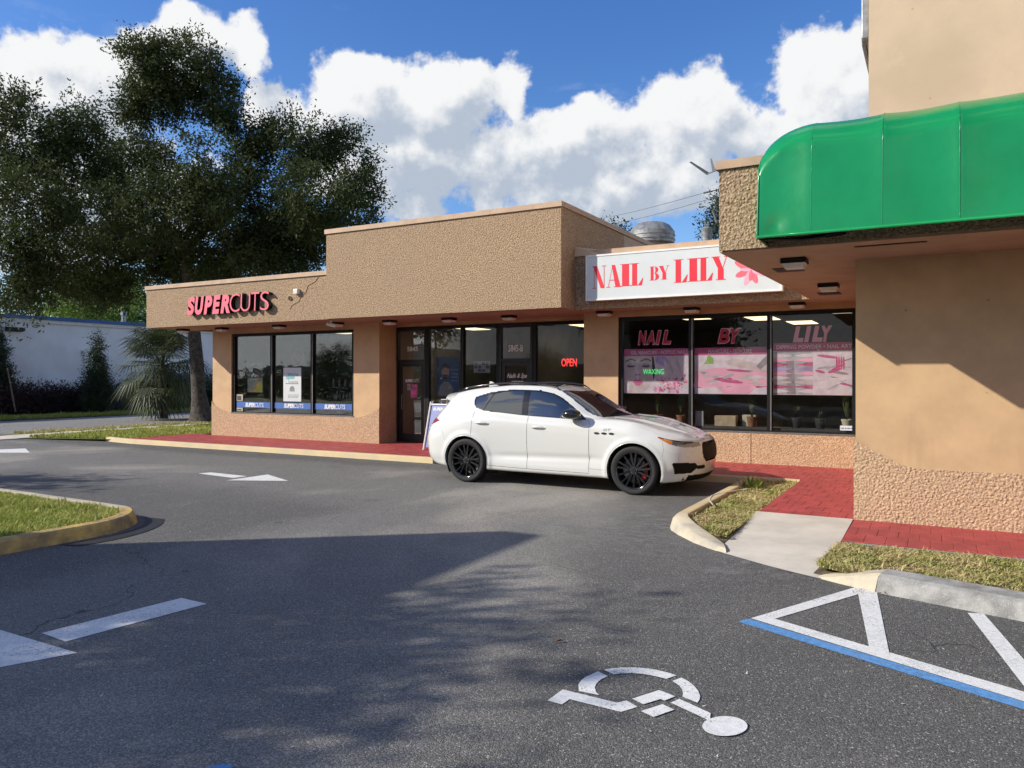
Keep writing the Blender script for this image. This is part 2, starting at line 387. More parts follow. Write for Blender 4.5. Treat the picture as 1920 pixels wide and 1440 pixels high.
mat('hose', (0.50, 0.50, 0.42), 0.6, 0.1, 9.0)
mat('rubber_black', (0.02, 0.02, 0.02), 0.6, 0.1, 9.0)
mat('wood_pole', (0.17, 0.12, 0.08), 0.9, 0.2, 9.0)
mat('curtain_grey', (0.23, 0.24, 0.25), 0.6, 0.1, 9.0)

# ------------------------------------------------------------------ object helpers
WLOC = {}
def wl(o):
    return WLOC.get(o.name, Vector((0, 0, 0))) if o else Vector((0, 0, 0))
def tag(o, label=None, cat=None, group=None, kind=None):
    if label: o['label'] = label
    if cat: o['category'] = cat
    if group: o['group'] = group
    if kind: o['kind'] = kind
    return o
def thing(name, label, cat, loc=(0, 0, 0), group=None, rz=0.0):
    o = bpy.data.objects.new(name, None)
    o.empty_display_size = 0.2
    o.location = loc
    o.rotation_euler = (0, 0, rz)
    COL.objects.link(o)
    WLOC[o.name] = Vector(loc) if rz == 0 else Vector((0, 0, 0))
    return tag(o, label, cat, group)
def copy_tree(o, parent=None):
    c = o.copy()
    COL.objects.link(c)
    if parent:
        c.parent = parent
    for ch in o.children:
        copy_tree(ch, c)
    return c

class MB:
    """collects faces, then links them as one mesh object"""
    def __init__(s):
        s.v, s.f, s.mi = [], [], []
    def add(s, vs, fs, mi=0):
        k = len(s.v)
        s.v.extend([tuple(p) for p in vs])
        s.f.extend([tuple(i + k for i in f) for f in fs])
        s.mi.extend([mi] * len(fs))
        return s
    def box(s, x0, x1, y0, y1, z0, z1, mi=0):
        return s.add([(x0, y0, z0), (x1, y0, z0), (x1, y1, z0), (x0, y1, z0), (x0, y0, z1), (x1, y0, z1), (x1, y1, z1), (x0, y1, z1)],
                     [(0, 3, 2, 1), (4, 5, 6, 7), (0, 1, 5, 4), (1, 2, 6, 5), (2, 3, 7, 6), (3, 0, 4, 7)], mi)
    def prism(s, pts, fn, lo, hi, mi=0):
        """extrude a 2D outline; fn(a, b, c) maps outline (a, b) and extrusion c to xyz"""
        n = len(pts)
        vs = [fn(a, b, lo) for a, b in pts] + [fn(a, b, hi) for a, b in pts]
        fs = [tuple(range(n)), tuple(range(2 * n - 1, n - 1, -1))]
        fs += [(i, i + n, (i + 1) % n + n, (i + 1) % n) for i in range(n)]
        return s.add(vs, fs, mi)
    def tube(s, pts, r, seg=8, mi=0, cap=True):
        pts = [Vector(p) for p in pts]
        rs = r if isinstance(r, (list, tuple)) else [r] * len(pts)
        k = len(s.v); vs = []; fs = []
        for i, p in enumerate(pts):
            t = (pts[min(i + 1, len(pts) - 1)] - pts[max(i - 1, 0)]).normalized()
            a = t.cross(Vector((0, 0, 1)) if abs(t.z) < .9 else Vector((1, 0, 0))).normalized()
            b = t.cross(a)
            for j in range(seg):
                q = 2 * math.pi * j / seg
                vs.append(p + (a * math.cos(q) + b * math.sin(q)) * rs[i])
        for i in range(len(pts) - 1):
            for j in range(seg):
                j2 = (j + 1) % seg
                fs.append((i * seg + j, i * seg + j2, (i + 1) * seg + j2, (i + 1) * seg + j))
        if cap:
            fs.append(tuple(range(seg))); fs.append(tuple(range((len(pts) - 1) * seg + seg - 1, (len(pts) - 1) * seg - 1, -1)))
        return s.add(vs, fs, mi)
    def lathe(s, prof, seg=24, c=(0, 0, 0), axis='z', mi=0):
        vs, fs = [], []
        for r, h in prof:
            for j in range(seg):
                q = 2 * math.pi * j / seg
                a, b = r * math.cos(q), r * math.sin(q)
                vs.append((c[0] + a, c[1] + b, c[2] + h) if axis == 'z' else (c[0] + a, c[1] + h, c[2] + b))
        for i in range(len(prof) - 1):
            for j in range(seg):
                j2 = (j + 1) % seg
                fs.append((i * seg + j, i * seg + j2, (i + 1) * seg + j2, (i + 1) * seg + j))
        return s.add(vs, fs, mi)
    def ball(s, c, r, nu=12, nv=8, mi=0):
        r = r if isinstance(r, (tuple, list)) else (r, r, r)
        vs, fs = [], []
        for i in range(nv + 1):
            t = math.pi * i / nv
            for j in range(nu):
                q = 2 * math.pi * j / nu
                vs.append((c[0] + r[0] * math.sin(t) * math.cos(q), c[1] + r[1] * math.sin(t) * math.sin(q), c[2] + r[2] * math.cos(t)))
        for i in range(nv):
            for j in range(nu):
                j2 = (j + 1) % nu
                fs.append((i * nu + j, (i + 1) * nu + j, (i + 1) * nu + j2, i * nu + j2))
        return s.add(vs, fs, mi)
    def build(s, name, mats, parent=None, smooth=False, angle=None, bevel=0.0):
        off = wl(parent)
        me = bpy.data.meshes.new(name)
        me.from_pydata([(p[0] - off.x, p[1] - off.y, p[2] - off.z) for p in s.v], [], s.f)
        for mm in (mats if isinstance(mats, (list, tuple)) else [mats]):
            me.materials.append(MATS[mm])
        if max(s.mi, default=0):
            me.polygons.foreach_set('material_index', s.mi)
        if smooth:
            me.polygons.foreach_set('use_smooth', [True] * len(me.polygons))
            if angle:
                me.set_sharp_from_angle(angle=math.radians(angle))
        me.update()
        o = bpy.data.objects.new(name, me)
        COL.objects.link(o)
        WLOC[o.name] = off
        if parent:
            o.parent = parent
        if bevel:
            b = o.modifiers.new('bevel', 'BEVEL'); b.width = bevel; b.segments = 2; b.limit_method = 'ANGLE'
        return o
def fast_mesh(name, V, Fq, matname, parent=None, tri=False, mi=None, mats=None, smooth=False):
    """numpy arrays to a mesh: V (n,3), Fq (m,4) or (m,3)"""
    me = bpy.data.meshes.new(name)
    off = wl(parent)
    V = np.asarray(V, np.float32) - np.array(off, np.float32)
    Fq = np.asarray(Fq, np.int32)
    k = Fq.shape[1]
    me.vertices.add(len(V)); me.vertices.foreach_set('co', V.ravel())
    me.loops.add(Fq.size); me.loops.foreach_set('vertex_index', Fq.ravel())
    me.polygons.add(len(Fq))
    me.polygons.foreach_set('loop_start', np.arange(0, Fq.size, k, dtype=np.int32))
    for mm in (mats or [matname]):
        me.materials.append(MATS[mm])
    if mi is not None:
        me.polygons.foreach_set('material_index', np.asarray(mi, np.int32))
    if smooth:
        me.polygons.foreach_set('use_smooth', np.ones(len(Fq), bool))
    me.update(calc_edges=True)
    o = bpy.data.objects.new(name, me)
    COL.objects.link(o)
    WLOC[o.name] = off
    if parent:
        o.parent = parent
    return o
def struct(mb, name, m, **k):
    return tag(mb.build(name, m, **k), kind='structure')

def text_verts(body, bold=0.0, shear=0.0, depth=0.0, space=1.0, align='LEFT'):
    cu = bpy.data.curves.new('lettering', 'FONT')
    cu.body = body; cu.size = 1.0; cu.offset = bold; cu.shear = shear; cu.extrude = depth
    cu.space_character = space; cu.resolution_u = 5; cu.align_x = align
    o = bpy.data.objects.new('lettering', cu)
    COL.objects.link(o)
    bpy.context.view_layer.update()
    me = bpy.data.meshes.new_from_object(o.evaluated_get(bpy.context.evaluated_depsgraph_get()))
    vs = [v.co.copy() for v in me.vertices]
    fs = [tuple(p.vertices) for p in me.polygons]
    nz = [p.normal.z for p in me.polygons]
    bpy.data.objects.remove(o); bpy.data.curves.remove(cu); bpy.data.meshes.remove(me)
    return vs, fs, nz
def text_on(mb, body, u0, u1, z0, z1, v, mi=0, bold=0.0, shear=0.0, space=1.0, fit=True):
    """flat lettering fitted into u0..u1, z0..z1 on a plane facing -v"""
    vs, fs, nz = text_verts(body, bold, shear, 0.0, space)
    if not vs: return
    a0, a1 = min(p.x for p in vs), max(p.x for p in vs)
    b0, b1 = min(p.y for p in vs), max(p.y for p in vs)
    mb.add([(u0 + (p.x - a0) / (a1 - a0) * (u1 - u0), v, z0 + (p.y - b0) / max(b1 - b0, 1e-6) * (z1 - z0)) for p in vs], fs, mi)
def poly_on(mb, pts, v, mi=0):
    mb.add([(a, v, b) for a, b in pts], [tuple(range(len(pts)))], mi)
def ell(cx, cz, rx, rz, n=20, a0=0.0, a1=2 * math.pi, rot=0.0):
    out = []
    for i in range(n):
        t = a0 + (a1 - a0) * i / (n if abs(a1 - a0) > 6.2 else n - 1)
        x, z = rx * math.cos(t), rz * math.sin(t)
        out.append((cx + x * math.cos(rot) - z * math.sin(rot), cz + x * math.sin(rot) + z * math.cos(rot)))
    return out
def sweep(mb, path, prof, mi=0, closed=False):
    """kerb: sweep a cross-section (offset to the right of travel, z) along a 2D path"""
    P = [Vector((p[0], p[1])) for p in path]
    n = len(P); k = len(prof); vs = []; fs = []
    for i in range(n):
        a = P[max(i - 1, 0)]; b = P[min(i + 1, n - 1)]
        t = (b - a).normalized(); nr = Vector((t.y, -t.x))
        sc = path[i][2] if len(path[i]) > 2 else 1.0
        for o, z in prof:
            q = P[i] + nr * o
            vs.append((q.x, q.y, max(z * sc, -.05)))
    for i in range(n - 1):
        for j in range(k - 1):
            fs.append((i * k + j, i * k + j + 1, (i + 1) * k + j + 1, (i + 1) * k + j))
    fs.append(tuple(range(k))); fs.append(tuple((n - 1) * k + j for j in range(k - 1, -1, -1)))
    mb.add(vs, fs, mi)
def arc(c, r, a0, a1, n=10):
    return [(c[0] + r * math.cos(math.radians(a0 + (a1 - a0) * i / n)), c[1] + r * math.sin(math.radians(a0 + (a1 - a0) * i / n))) for i in range(n + 1)]
def in_poly(px, py, poly):
    px, py = np.asarray(px), np.asarray(py)
    r = np.zeros(px.shape, bool)
    n = len(poly)
    for i in range(n):
        x0, y0 = poly[i]; x1, y1 = poly[(i + 1) % n]
        c = (y0 > py) != (y1 > py)
        with np.errstate(divide='ignore', invalid='ignore'):
            xx = (x1 - x0) * (py - y0) / (y1 - y0 if y1 != y0 else 1e-9) + x0
        r ^= c & (px < xx)
    return r
KERB = [(-.02, -.02), (0.0, .0), (.035, .12), (.06, .143), (.17, .15), (.19, .145), (.19, -.02)]

# ------------------------------------------------------------------ ground, lot, street
struct(MB().add([(-900, -900, -.12), (900, -900, -.12), (900, 900, -.12), (-900, 900, -.12)], [(0, 1, 2, 3)]), 'ground', 'lawn_far')
lot = MB().add([(-23.2, -140, 0), (60, -140, 0), (60, 13.4, 0), (-23.2, 13.4, 0)], [(0, 1, 2, 3)])
struct(lot, 'parking_lot', 'asphalt')
st = MB().add([(-34.6, -80, -.06), (-26.4, -80, -.06), (-26.4, 200, -.06), (-34.6, 200, -.06)], [(0, 1, 2, 3)])
struct(st, 'street', 'asphalt_street')
struct(MB().box(-24.9, -23.4, -60, 200, -.1, .015), 'sidewalk', 'concrete')
drv = MB().add([(-26.5, 3.5, -.05), (-23.1, 4.5, .004), (-23.1, 11.9, .004), (-26.5, 13.5, -.05)], [(0, 1, 2, 3)])
struct(drv, 'driveway_apron', 'concrete')
struct(MB().add([(-23.1, 7.0, .022), (-20.0, 8.2, .008), (-20.0, 9.3, .008), (-23.1, 8.6, .022)], [(0, 1, 2, 3)]), 'driveway_edge', 'brick_red')
struct(MB().add([(-23.4, 12.6, .02), (-19.5, 13.42, .07), (-19.5, 30, .07), (-23.4, 30, .02)], [(0, 1, 2, 3)]), 'side_lawn', 'lawn_far')
struct(MB().box(-23.3, -19.2, 16.6, 17.7, 0, .085), 'side_path', 'concrete')
struct(MB().add([(-26.4, 13.4, -.05), (-24.9, 13.4, -.01), (-24.9, 200, -.01), (-26.4, 200, -.05)], [(0, 1, 2, 3)]), 'street_verge', 'lawn_far')
struct(MB().add([(-40, -60, .05), (-34.6, -60, -.03), (-34.6, 200, -.03), (-40, 200, .05)], [(0, 1, 2, 3)]), 'far_verge', 'lawn_far')

# ------------------------------------------------------------------ walkway of red painted pavers
WZ = 0.11
walk = MB()
walk.box(-19.45, -0.9, 13.25, 15.42, 0, WZ - .0055)
walk.box(-12.3, -6.8, 15.42, 16.1, 0, WZ - .0055)
walk.box(-1.97, -0.87, 9.87, 13.25, 0, WZ - .0055)
walk.box(-0.87, 6.0, 8.55, 9.95, 0, WZ - .0055)
walkway = struct(walk, 'walkway', 'mortar_red')
areas = [(-19.45, -0.9, 13.26, 15.42), (-12.3, -6.8, 15.43, 16.1), (-1.97, -0.87, 9.88, 13.25), (-0.87, 6.0, 8.56, 9.95)]
bw, bl, gap = .20, .40, .004
spots = []
for (a0, a1, b0, b1) in areas:
    row = 0; y = b0
    while y < b1 - .03:
        x = a0 - (bw / 2 if row % 2 else 0)
        y1 = min(y + bl, b1)
        while x < a1 - .02:
            c0, c1 = max(x, a0), min(x + bw, a1)
            if c1 - c0 > .03:
                spots.append((c0 + gap / 2, c1 - gap / 2, y + gap / 2, y1 - gap / 2))
            x += bw
        y += bl; row += 1
def keyd(s):
    cx, cy = (s[0] + s[1]) / 2, (s[2] + s[3]) / 2
    d = -SY * cx + CY * cy; l = CY * cx + SY * cy
    vis = abs(l / d) < .68
    return (0 if vis else 1, d)
spots.sort(key=keyd)
MESHC = {}
def paver_mesh(w, l):
    k = (round(w, 3), round(l, 3))
    if k not in MESHC:
        b = .0035; h = .0035
        m = MB()
        m.add([(-w/2, -l/2, 0), (w/2, -l/2, 0), (w/2, l/2, 0), (-w/2, l/2, 0), (-w/2+b, -l/2+b, h), (w/2-b, -l/2+b, h), (w/2-b, l/2-b, h), (-w/2+b, l/2-b, h)],
              [(4, 5, 6, 7), (0, 1, 5, 4), (1, 2, 6, 5), (2, 3, 7, 6), (3, 0, 4, 7)])
        me = bpy.data.meshes.new('brick'); me.from_pydata(m.v, [], m.f); me.materials.append(MATS['brick_red'])
        MESHC[k] = me
    return MESHC[k]
for s in spots[:298]:
    o = bpy.data.objects.new('brick', paver_mesh(s[1] - s[0], s[3] - s[2]))
    o.location = ((s[0] + s[1]) / 2, (s[2] + s[3]) / 2, WZ - .0055 + random.uniform(-.0012, .0012))
    COL.objects.link(o); o.parent = walkway
rest = MB()
for s in spots[298:]:
    zt = WZ + random.uniform(-.0012, .0012); b = .005
    rest.add([(s[0], s[2], WZ - .0055), (s[1], s[2], WZ - .0055), (s[1], s[3], WZ - .0055), (s[0], s[3], WZ - .0055),
              (s[0]+b, s[2]+b, zt), (s[1]-b, s[2]+b, zt), (s[1]-b, s[3]-b, zt), (s[0]+b, s[3]-b, zt)],
             [(4, 5, 6, 7), (0, 1, 5, 4), (1, 2, 6, 5), (2, 3, 7, 6), (3, 0, 4, 7)])
tag(rest.build('brick_field', 'brick_red', walkway), kind='stuff')
# kerb in front of the shops, dropped to the height of the pavers
kb = MB()
sweep(kb, [(-1.97, 13.25), (-2.7, 13.25), (-10, 13.25), (-19.0, 13.25), (-19.5, 13.3), (-20.4, 13.45)][::-1], [(.13, -.02), (.125, .0), (.10, .10), (.08, .118), (0.0, .122), (0.0, -.02)])
struct(kb, 'shop_kerb', 'kerb_yellow')
# planter kerb beside the car
pk = MB()
sweep(pk, [(-2.82, 13.1), (-2.82, 12.0), (-2.82, 10.5), (-2.82, 9.35), (-2.82, 9.2), (-2.815, 9.08)], [(-o, z) for o, z in KERB])
struct(pk, 'planter_kerb', 'kerb_yellow')
# its pale end, rolling down into the ramp
outer = [(-2.815, 9.082), (-2.80, 8.92), (-2.73, 8.74), (-2.58, 8.52), ground(1300, 1018), ground(1335, 1031), ground(1362, 1039)]
inner = [(-2.63, 9.10), (-2.60, 8.98), (-2.54, 8.86), (-2.42, 8.68), (-2.23, 8.45), (-2.10, 8.30), (-1.97, 8.12)]
zi = [.149, .147, .140, .118, .085, .062, .045]
pf = MB(); vs = []
for o, i, z in zip(outer, inner, zi):
    L_ = lambda q: (o[0] + (i[0] - o[0]) * q, o[1] + (i[1] - o[1]) * q)
    vs += [L_(0) + (-.01,), L_(.18) + (z * .78,), L_(.34) + (z * .97,), L_(1) + (z,), L_(1.02) + (-.02,)]
pf.add(vs, [(5 * k + j, 5 * k + j + 1, 5 * k + j + 6, 5 * k + j + 5) for k in range(len(outer) - 1) for j in range(4)] + [(4, 3, 2, 1, 0)])
struct(pf, 'planter_kerb_end', 'kerb_pale', smooth=True, angle=50)
# concrete ramp down to the gutter
rp = MB()
fr_pts = [ground(*q) for q in ((1345, 1034), (1362, 1039.5), (1395, 1049), (1430, 1059), (1480, 1072), (1538, 1086))]
nc, nr_ = 10, 10
vs = []
for j in range(nr_ + 1):
    t_ = j / nr_
    for i in range(nc + 1):
        s_ = i / nc * (len(fr_pts) - 1); k_ = min(int(s_), len(fr_pts) - 2); f_ = s_ - k_
        fx0 = fr_pts[k_][0] + (fr_pts[k_ + 1][0] - fr_pts[k_][0]) * f_; fy0 = fr_pts[k_][1] + (fr_pts[k_ + 1][1] - fr_pts[k_][1]) * f_
        ax_, ay_ = -1.985 + (i / nc) * 1.105, 9.872
        vs.append((ax_ + (fx0 - ax_) * t_, ay_ + (fy0 - ay_) * t_, (WZ + .004) * (1 - t_) + .006 * t_))
rp.add(vs, [(j * (nc + 1) + i, (j + 1) * (nc + 1) + i, (j + 1) * (nc + 1) + i + 1, j * (nc + 1) + i + 1) for j in range(nr_) for i in range(nc)])
for e_ in ([j * (nc + 1) + nc for j in range(nr_ + 1)], [j * (nc + 1) for j in range(nr_ + 1)]):
  rp.add([vs[k_] for k_ in e_] + [(vs[k_][0], vs[k_][1], -.03) for k_ in e_], [(j, j + 1, nr_ + 2 + j, nr_ + 1 + j) for j in range(nr_)])
struct(rp, 'concrete_ramp', 'concrete')
# pale end of the front kerb and the grey kerb beyond it
fk = [ground(1530, 1083), ground(1580, 1096), ground(1640, 1110)]
pe = MB()
sweep(pe, [(fk[0][0], fk[0][1], .12), (fk[1][0], fk[1][1], .55), (fk[2][0], fk[2][1], 1.0)], [(-o * 1.6, z) for o, z in KERB])
struct(pe, 'kerb_ramp_end', 'kerb_pale')
gk = MB()
p0, p1 = ground(1642, 1111), ground(1920, 1166)
ext = (p1[0] + (p1[0] - p0[0]) * 2.2, p1[1] + (p1[1] - p0[1]) * 2.0)
sweep(gk, [p0, ((p0[0]+p1[0])/2, (p0[1]+p1[1])/2), p1, ext], [(-o * 1.6, z) for o, z in KERB])
struct(gk, 'front_kerb', 'concrete_grey')
struct(MB().box(-.86, 6.0, 8.50, 8.549, 0, WZ - .012), 'walkway_edge', 'concrete_grey')
# soil beds
rows = [(13.12, -2.7, -1.96, .085), (9.87, -2.7, -1.965, .085), (9.1, -2.66, -1.965, .078), (8.7, -2.46, -1.97, .06), (8.45, -2.25, -1.98, .042), (8.24, -2.06, -1.985, .028)]
ps_ = MB(); ps_.add([p for v, a, b, z in rows for p in ((a, v, z), (b, v, z))], [(2 * i, 2 * i + 2, 2 * i + 3, 2 * i + 1) for i in range(5)])
struct(ps_, 'planter_soil', 'soil')
struct(MB().add([(-.99, 7.40, .012), (p0[0] - .3, p0[1] + .22, .03), (p0[0] + .02, p0[1] + .28, .1), (p1[0] + .05, p1[1] + .28, .1), (4.5, 6.6, .1), (4.5, 8.505, .07), (-.88, 8.505, .06)], [(0, 1, 2, 3, 4, 5, 6)]), 'verge_soil', 'soil')
# grass island on the left with its painted kerb
ik = MB()
ipath = [(-8.2, -14), (-8.2, 0), (-8.2, 3.0), (-8.22, 4.6)] + arc((-9.3, 5.2), 1.08, 0, 78, 9) + [(-9.6, 6.27), (-11.5, 6.33), (-14, 6.35), (-23.0, 6.3)]
cut = 13
sweep(ik, ipath[:cut], [(-o, z) for o, z in KERB])
struct(ik, 'island_kerb', 'kerb_yellow_worn')
ik2 = MB(); sweep(ik2, ipath[cut - 1:], [(-o, z) for o, z in KERB])
struct(ik2, 'island_kerb_back', 'kerb_pale')
soil_i = [(-8.37, -14), (-8.37, 4.6)] + arc((-9.3, 5.2), .91, 0, 78, 9) + [(-9.6, 6.11), (-23, 6.13), (-23, -14)]
struct(MB().add([(a, b, .11) for a, b in soil_i], [tuple(range(len(soil_i)))]), 'island_soil', 'soil')
# dark tar bead round the island nose
tar = MB()
ta = arc((-9.27, 5.2), 1.15, -20, 70, 12)
tb = arc((-9.22, 5.2), 1.33, -14, 58, 12)
tar.add([(a, b, .006) for a, b in ta] + [(a, b, .006) for a, b in tb], [(i, i + 1, 13 + i + 1, 13 + i) for i in range(12)])
struct(tar, 'tar_bead', 'rubber_black')

# ------------------------------------------------------------------ grass
def blades(name, label, poly, n, z, h, m, seed, dens=None, w=.006, lean=.5, keep=None):
    r = np.random.default_rng(seed)
    P = np.array(poly); lo, hi = P.min(0), P.max(0)
    pts = []
    tot = 0
    while tot < n:
        q = lo + r.random((n * 2, 2)) * (hi - lo)
        q = q[in_poly(q[:, 0], q[:, 1], poly)]
        if dens is not None:
            q = q[r.random(len(q)) < dens(q)]
        pts.append(q); tot += len(q)
    p = np.vstack(pts)[:n]
    n = len(p)
    a = r.random(n) * 2 * np.pi
    hh = h * (.4 + .7 * r.random(n) + 0.8 * (r.random(n) > .98)) * np.array([1.0 + .5 * mnoise.noise((q_[0] * 1.7, q_[1] * 1.7, 1.0)) for q_ in p])
    d = np.stack([np.cos(a), np.sin(a)], 1)
    nrm = np.stack([-d[:, 1], d[:, 0]], 1)
    lv = hh * lean * (.3 + r.random(n))
    ww = w * (.6 + .9 * r.random(n))
    B = np.zeros((n, 5, 3), np.float32)
    B[:, 0, :2] = p - nrm * ww[:, None]; B[:, 1, :2] = p + nrm * ww[:, None]
    mid = p + d * (lv * .4)[:, None]
    B[:, 2, :2] = mid + nrm * (ww * .8)[:, None]; B[:, 3, :2] = mid - nrm * (ww * .8)[:, None]
    B[:, 4, :2] = p + d * (lv * 1.3)[:, None]
    B[:, 0, 2] = B[:, 1, 2] = z
    B[:, 2, 2] = B[:, 3, 2] = z + hh * .6
    B[:, 4, 2] = z + hh * (.95 if lean < .8 else .8)
    i0 = np.arange(n)[:, None] * 5
    T = np.concatenate([i0 + np.array([[0, 1, 2]]), i0 + np.array([[0, 2, 3]]), i0 + np.array([[3, 2, 4]])])
    o = fast_mesh(name, B.reshape(-1, 3), T, m)
    return tag(o, label, 'grass', kind='stuff')
def patchy(q):
    return np.array([min(1.0, max(.12, .75 + 1.1 * mnoise.noise((p[0] * 3.1, p[1] * 3.1, 5.0)))) for p in q])
blades('island_grass', 'short green lawn grass on the kerbed island at the left', [(-8.42, 2.8)] + [(-8.4, 4.6)] + arc((-9.3, 5.2), .88, 0, 78, 6) + [(-13.2, 6.1), (-13.2, 4.2)], 66000, .11, .062, 'grass_blade', 1, dens=patchy)
blades('verge_grass', 'dry yellow green grass strip between the grey kerb and red walkway', [(-.97, 7.45), (p0[0] - .25, p0[1] + .26), (p0[0] + .03, p0[1] + .29), (p1[0] + .1, p1[1] + .29), (3.6, 6.45), (3.6, 8.49), (-.88, 8.49)], 66000, .07, .055, 'grass_dry', 2, lean=1.0, dens=patchy)
blades('planter_grass', 'patchy dry grass in the kerbed planter before the white car', [(-2.6, 13.1), (-2.6, 9.1), (-2.4, 8.72), (-2.12, 8.34), (-2.0, 8.34), (-1.985, 9.0), (-1.98, 9.9), (-1.98, 13.1)], 23000, .07, .058, 'grass_dry', 3, lean=.9, dens=patchy)
blades('lawn_blades', 'green lawn beside the corner of the salon', [(-23.3, 12.8), (-19.6, 13.5), (-19.5, 22), (-23.3, 22)], 26000, .04, .10, 'grass_blade', 4, w=.014)
blades('far_verge_blades', 'shaded lawn strip across the street', [(-36.9, 8), (-34.8, 8), (-34.8, 45), (-36.9, 45)], 36000, -.02, .14, 'grass_blade', 5, w=.02)
blades('street_verge_blades', 'thin grass strip between street and sidewalk', [(-26.3, 14), (-24.95, 14), (-24.95, 36), (-26.3, 36)], 12000, -.03, .10, 'grass_dry', 6, w=.014)

# ------------------------------------------------------------------ painted markings
def marking(name, label, polys, m='paint_white', z=.0035, px=True):
    mb = MB()
    for k_, pg in enumerate(polys):
        q = [ground(*p) for p in pg] if px else pg
        ar = sum(q[i][0] * q[(i + 1) % len(q)][1] - q[(i + 1) % len(q)][0] * q[i][1] for i in range(len(q)))
        if ar < 0: q = q[::-1]
        mb.add([(a, b, z + .0006 * k_) for a, b in q], [tuple(range(len(q)))])
    return tag(mb.build(name, m), label, 'road marking')
marking('arrow_marking', 'large white direction arrow painted at the lower left', [[(-90, 1150), (0, 1182), (145, 1225), (0, 1252), (-60, 1263)], [(78, 1188), (340, 1122), (388, 1133), (123, 1204)]])
marking('arrow_marking', 'white direction arrow painted between the grass island and shops', [[(372, 888), (396, 886), (463, 893), (437, 896.5)], [(425, 901), (502, 890), (541, 902)]])
marking('arrow_marking', 'white direction arrow painted by the driveway at the left edge', [[(-40, 841), (0, 843), (48, 841), (56, 849), (0, 849), (-40, 849)]])
q3 = lambda pts: [(960 + a * .2604, 1200 + b * .2604) for a, b in pts]
he = [(1533 + 163 * math.cos(t * math.pi / 14), 630 + 72 * math.sin(t * math.pi / 14)) for t in range(28)]
marking('wheelchair_marking', 'white wheelchair symbol painted on the accessible parking bay', [
    q3([(255, 440), (365, 360), (755, 455), (825, 440), (905, 485), (785, 522), (415, 430), (360, 468)]),
    q3([(482, 372), (478, 325), (497, 296), (530, 270), (620, 230), (690, 265), (640, 288), (607, 318), (597, 345), (604, 378), (628, 402)]),
    q3([(660, 218), (720, 209), (780, 204), (840, 202), (900, 203), (970, 209), (1040, 220), (1120, 239), (1185, 260), (1110, 285), (1050, 269), (980, 255), (920, 247), (860, 243), (790, 246), (730, 253)]),
    q3([(1155, 300), (1220, 277), (1270, 303), (1310, 335), (1340, 370), (1355, 410), (1350, 436), (1335, 458), (1228, 415), (1232, 385), (1222, 358), (1205, 335)]),
    q3([(865, 430), (1060, 367), (1175, 413), (1100, 443), (1070, 432), (945, 470)]),
    q3([(928, 520), (1085, 470), (1168, 510), (1020, 563)]),
    q3([(1143, 460), (1205, 433), (1430, 535), (1425, 595), (1385, 572)]), q3(he)])
wb0, wb1 = ground(1453, 1161), ground(1920, 1298)
wc0, wc1 = ground(1408, 1160), ground(1920, 1316)
bl0, bl1 = ground(1383, 1166), ground(1920, 1331)
def far(a, b, t): return (a[0] + (b[0] - a[0]) * t, a[1] + (b[1] - a[1]) * t)
da0, da1 = ground(1814, 1150), ground(1920, 1288)
db0, db1 = ground(1845, 1152), ground(1920, 1238)
tri = lambda *p: [ground(*q) for q in p]
marking('bay_hatching', 'white hatched access aisle painted beside the grey kerb', [
    [wc0, wb0, far(wb0, wb1, 2.6), far(wc0, wc1, 2.6)],
    tri((1408, 1160), (1606, 1101), (1616, 1113), (1453, 1161)),
    tri((1606, 1100), (1643, 1106), (1668, 1229), (1630, 1216)),
    [da0, db0, far(db0, db1, 1.8), far(da0, da1, 1.5)]], px=False)
marking('bay_line', 'blue line painted along the white hatched access aisle', [[bl0, ground(1405, 1160.6), far(ground(1405, 1160.6), ground(1920, 1316.6), 2.6), far(bl0, bl1, 2.6)]], 'paint_blue', z=.0028, px=False)
marking('bay_line', 'short tip of a blue bay line at the bottom edge', [[(388, 1440), (418, 1433), (440, 1438), (330, 1500), (280, 1500)]], 'paint_blue')
# small litter lying on the asphalt
lr = random.Random(3)
lf = MB()
for k in range(60):
    x, y = ground(1625 + lr.uniform(-25, 45), 1106 + lr.uniform(-6, 10))
    a = lr.uniform(0, 6.28); s = lr.uniform(.008, .022)
    lf.add([(x, y, .012), (x + s * math.cos(a), y + s * math.sin(a), .012 + lr.uniform(.003, .02)), (x + s * .6 * math.cos(a + 1), y + s * .6 * math.sin(a + 1), .013)], [(0, 1, 2)])
tag(lf.build('leaf_litter', 'dead_leaf'), 'brown leaf litter gathered in the gutter at the hatching tip', 'leaf litter', kind='stuff')
lf = MB()
for k in range(150):
    x, y = ground(lr.uniform(100, 1900), lr.choice([lr.uniform(880, 1000), lr.uniform(900, 1430)]))
    a = lr.uniform(0, 6.28); s = lr.uniform(.008, .03)
    lf.add([(x, y, .006), (x + s * math.cos(a), y + s * math.sin(a), .006 + s * .3), (x + s * .5 * math.cos(a + 1), y + s * .5 * math.sin(a + 1), .007)], [(0, 1, 2)])
tag(lf.build('gravel_bits', 'concrete'), 'pale grit scattered over the asphalt lot', 'grit', kind='stuff')
x, y = ground(1041, 1206)
lm = MB(); lm.add([(x, y, .01), (x + .03, y + .01, .03), (x + .045, y + .04, .015), (x + .01, y + .035, .025)], [(0, 1, 2, 3)])
tag(lm.build('fallen_leaf', 'dead_leaf'), 'single brown fallen leaf lying above the wheelchair symbol', 'leaf')

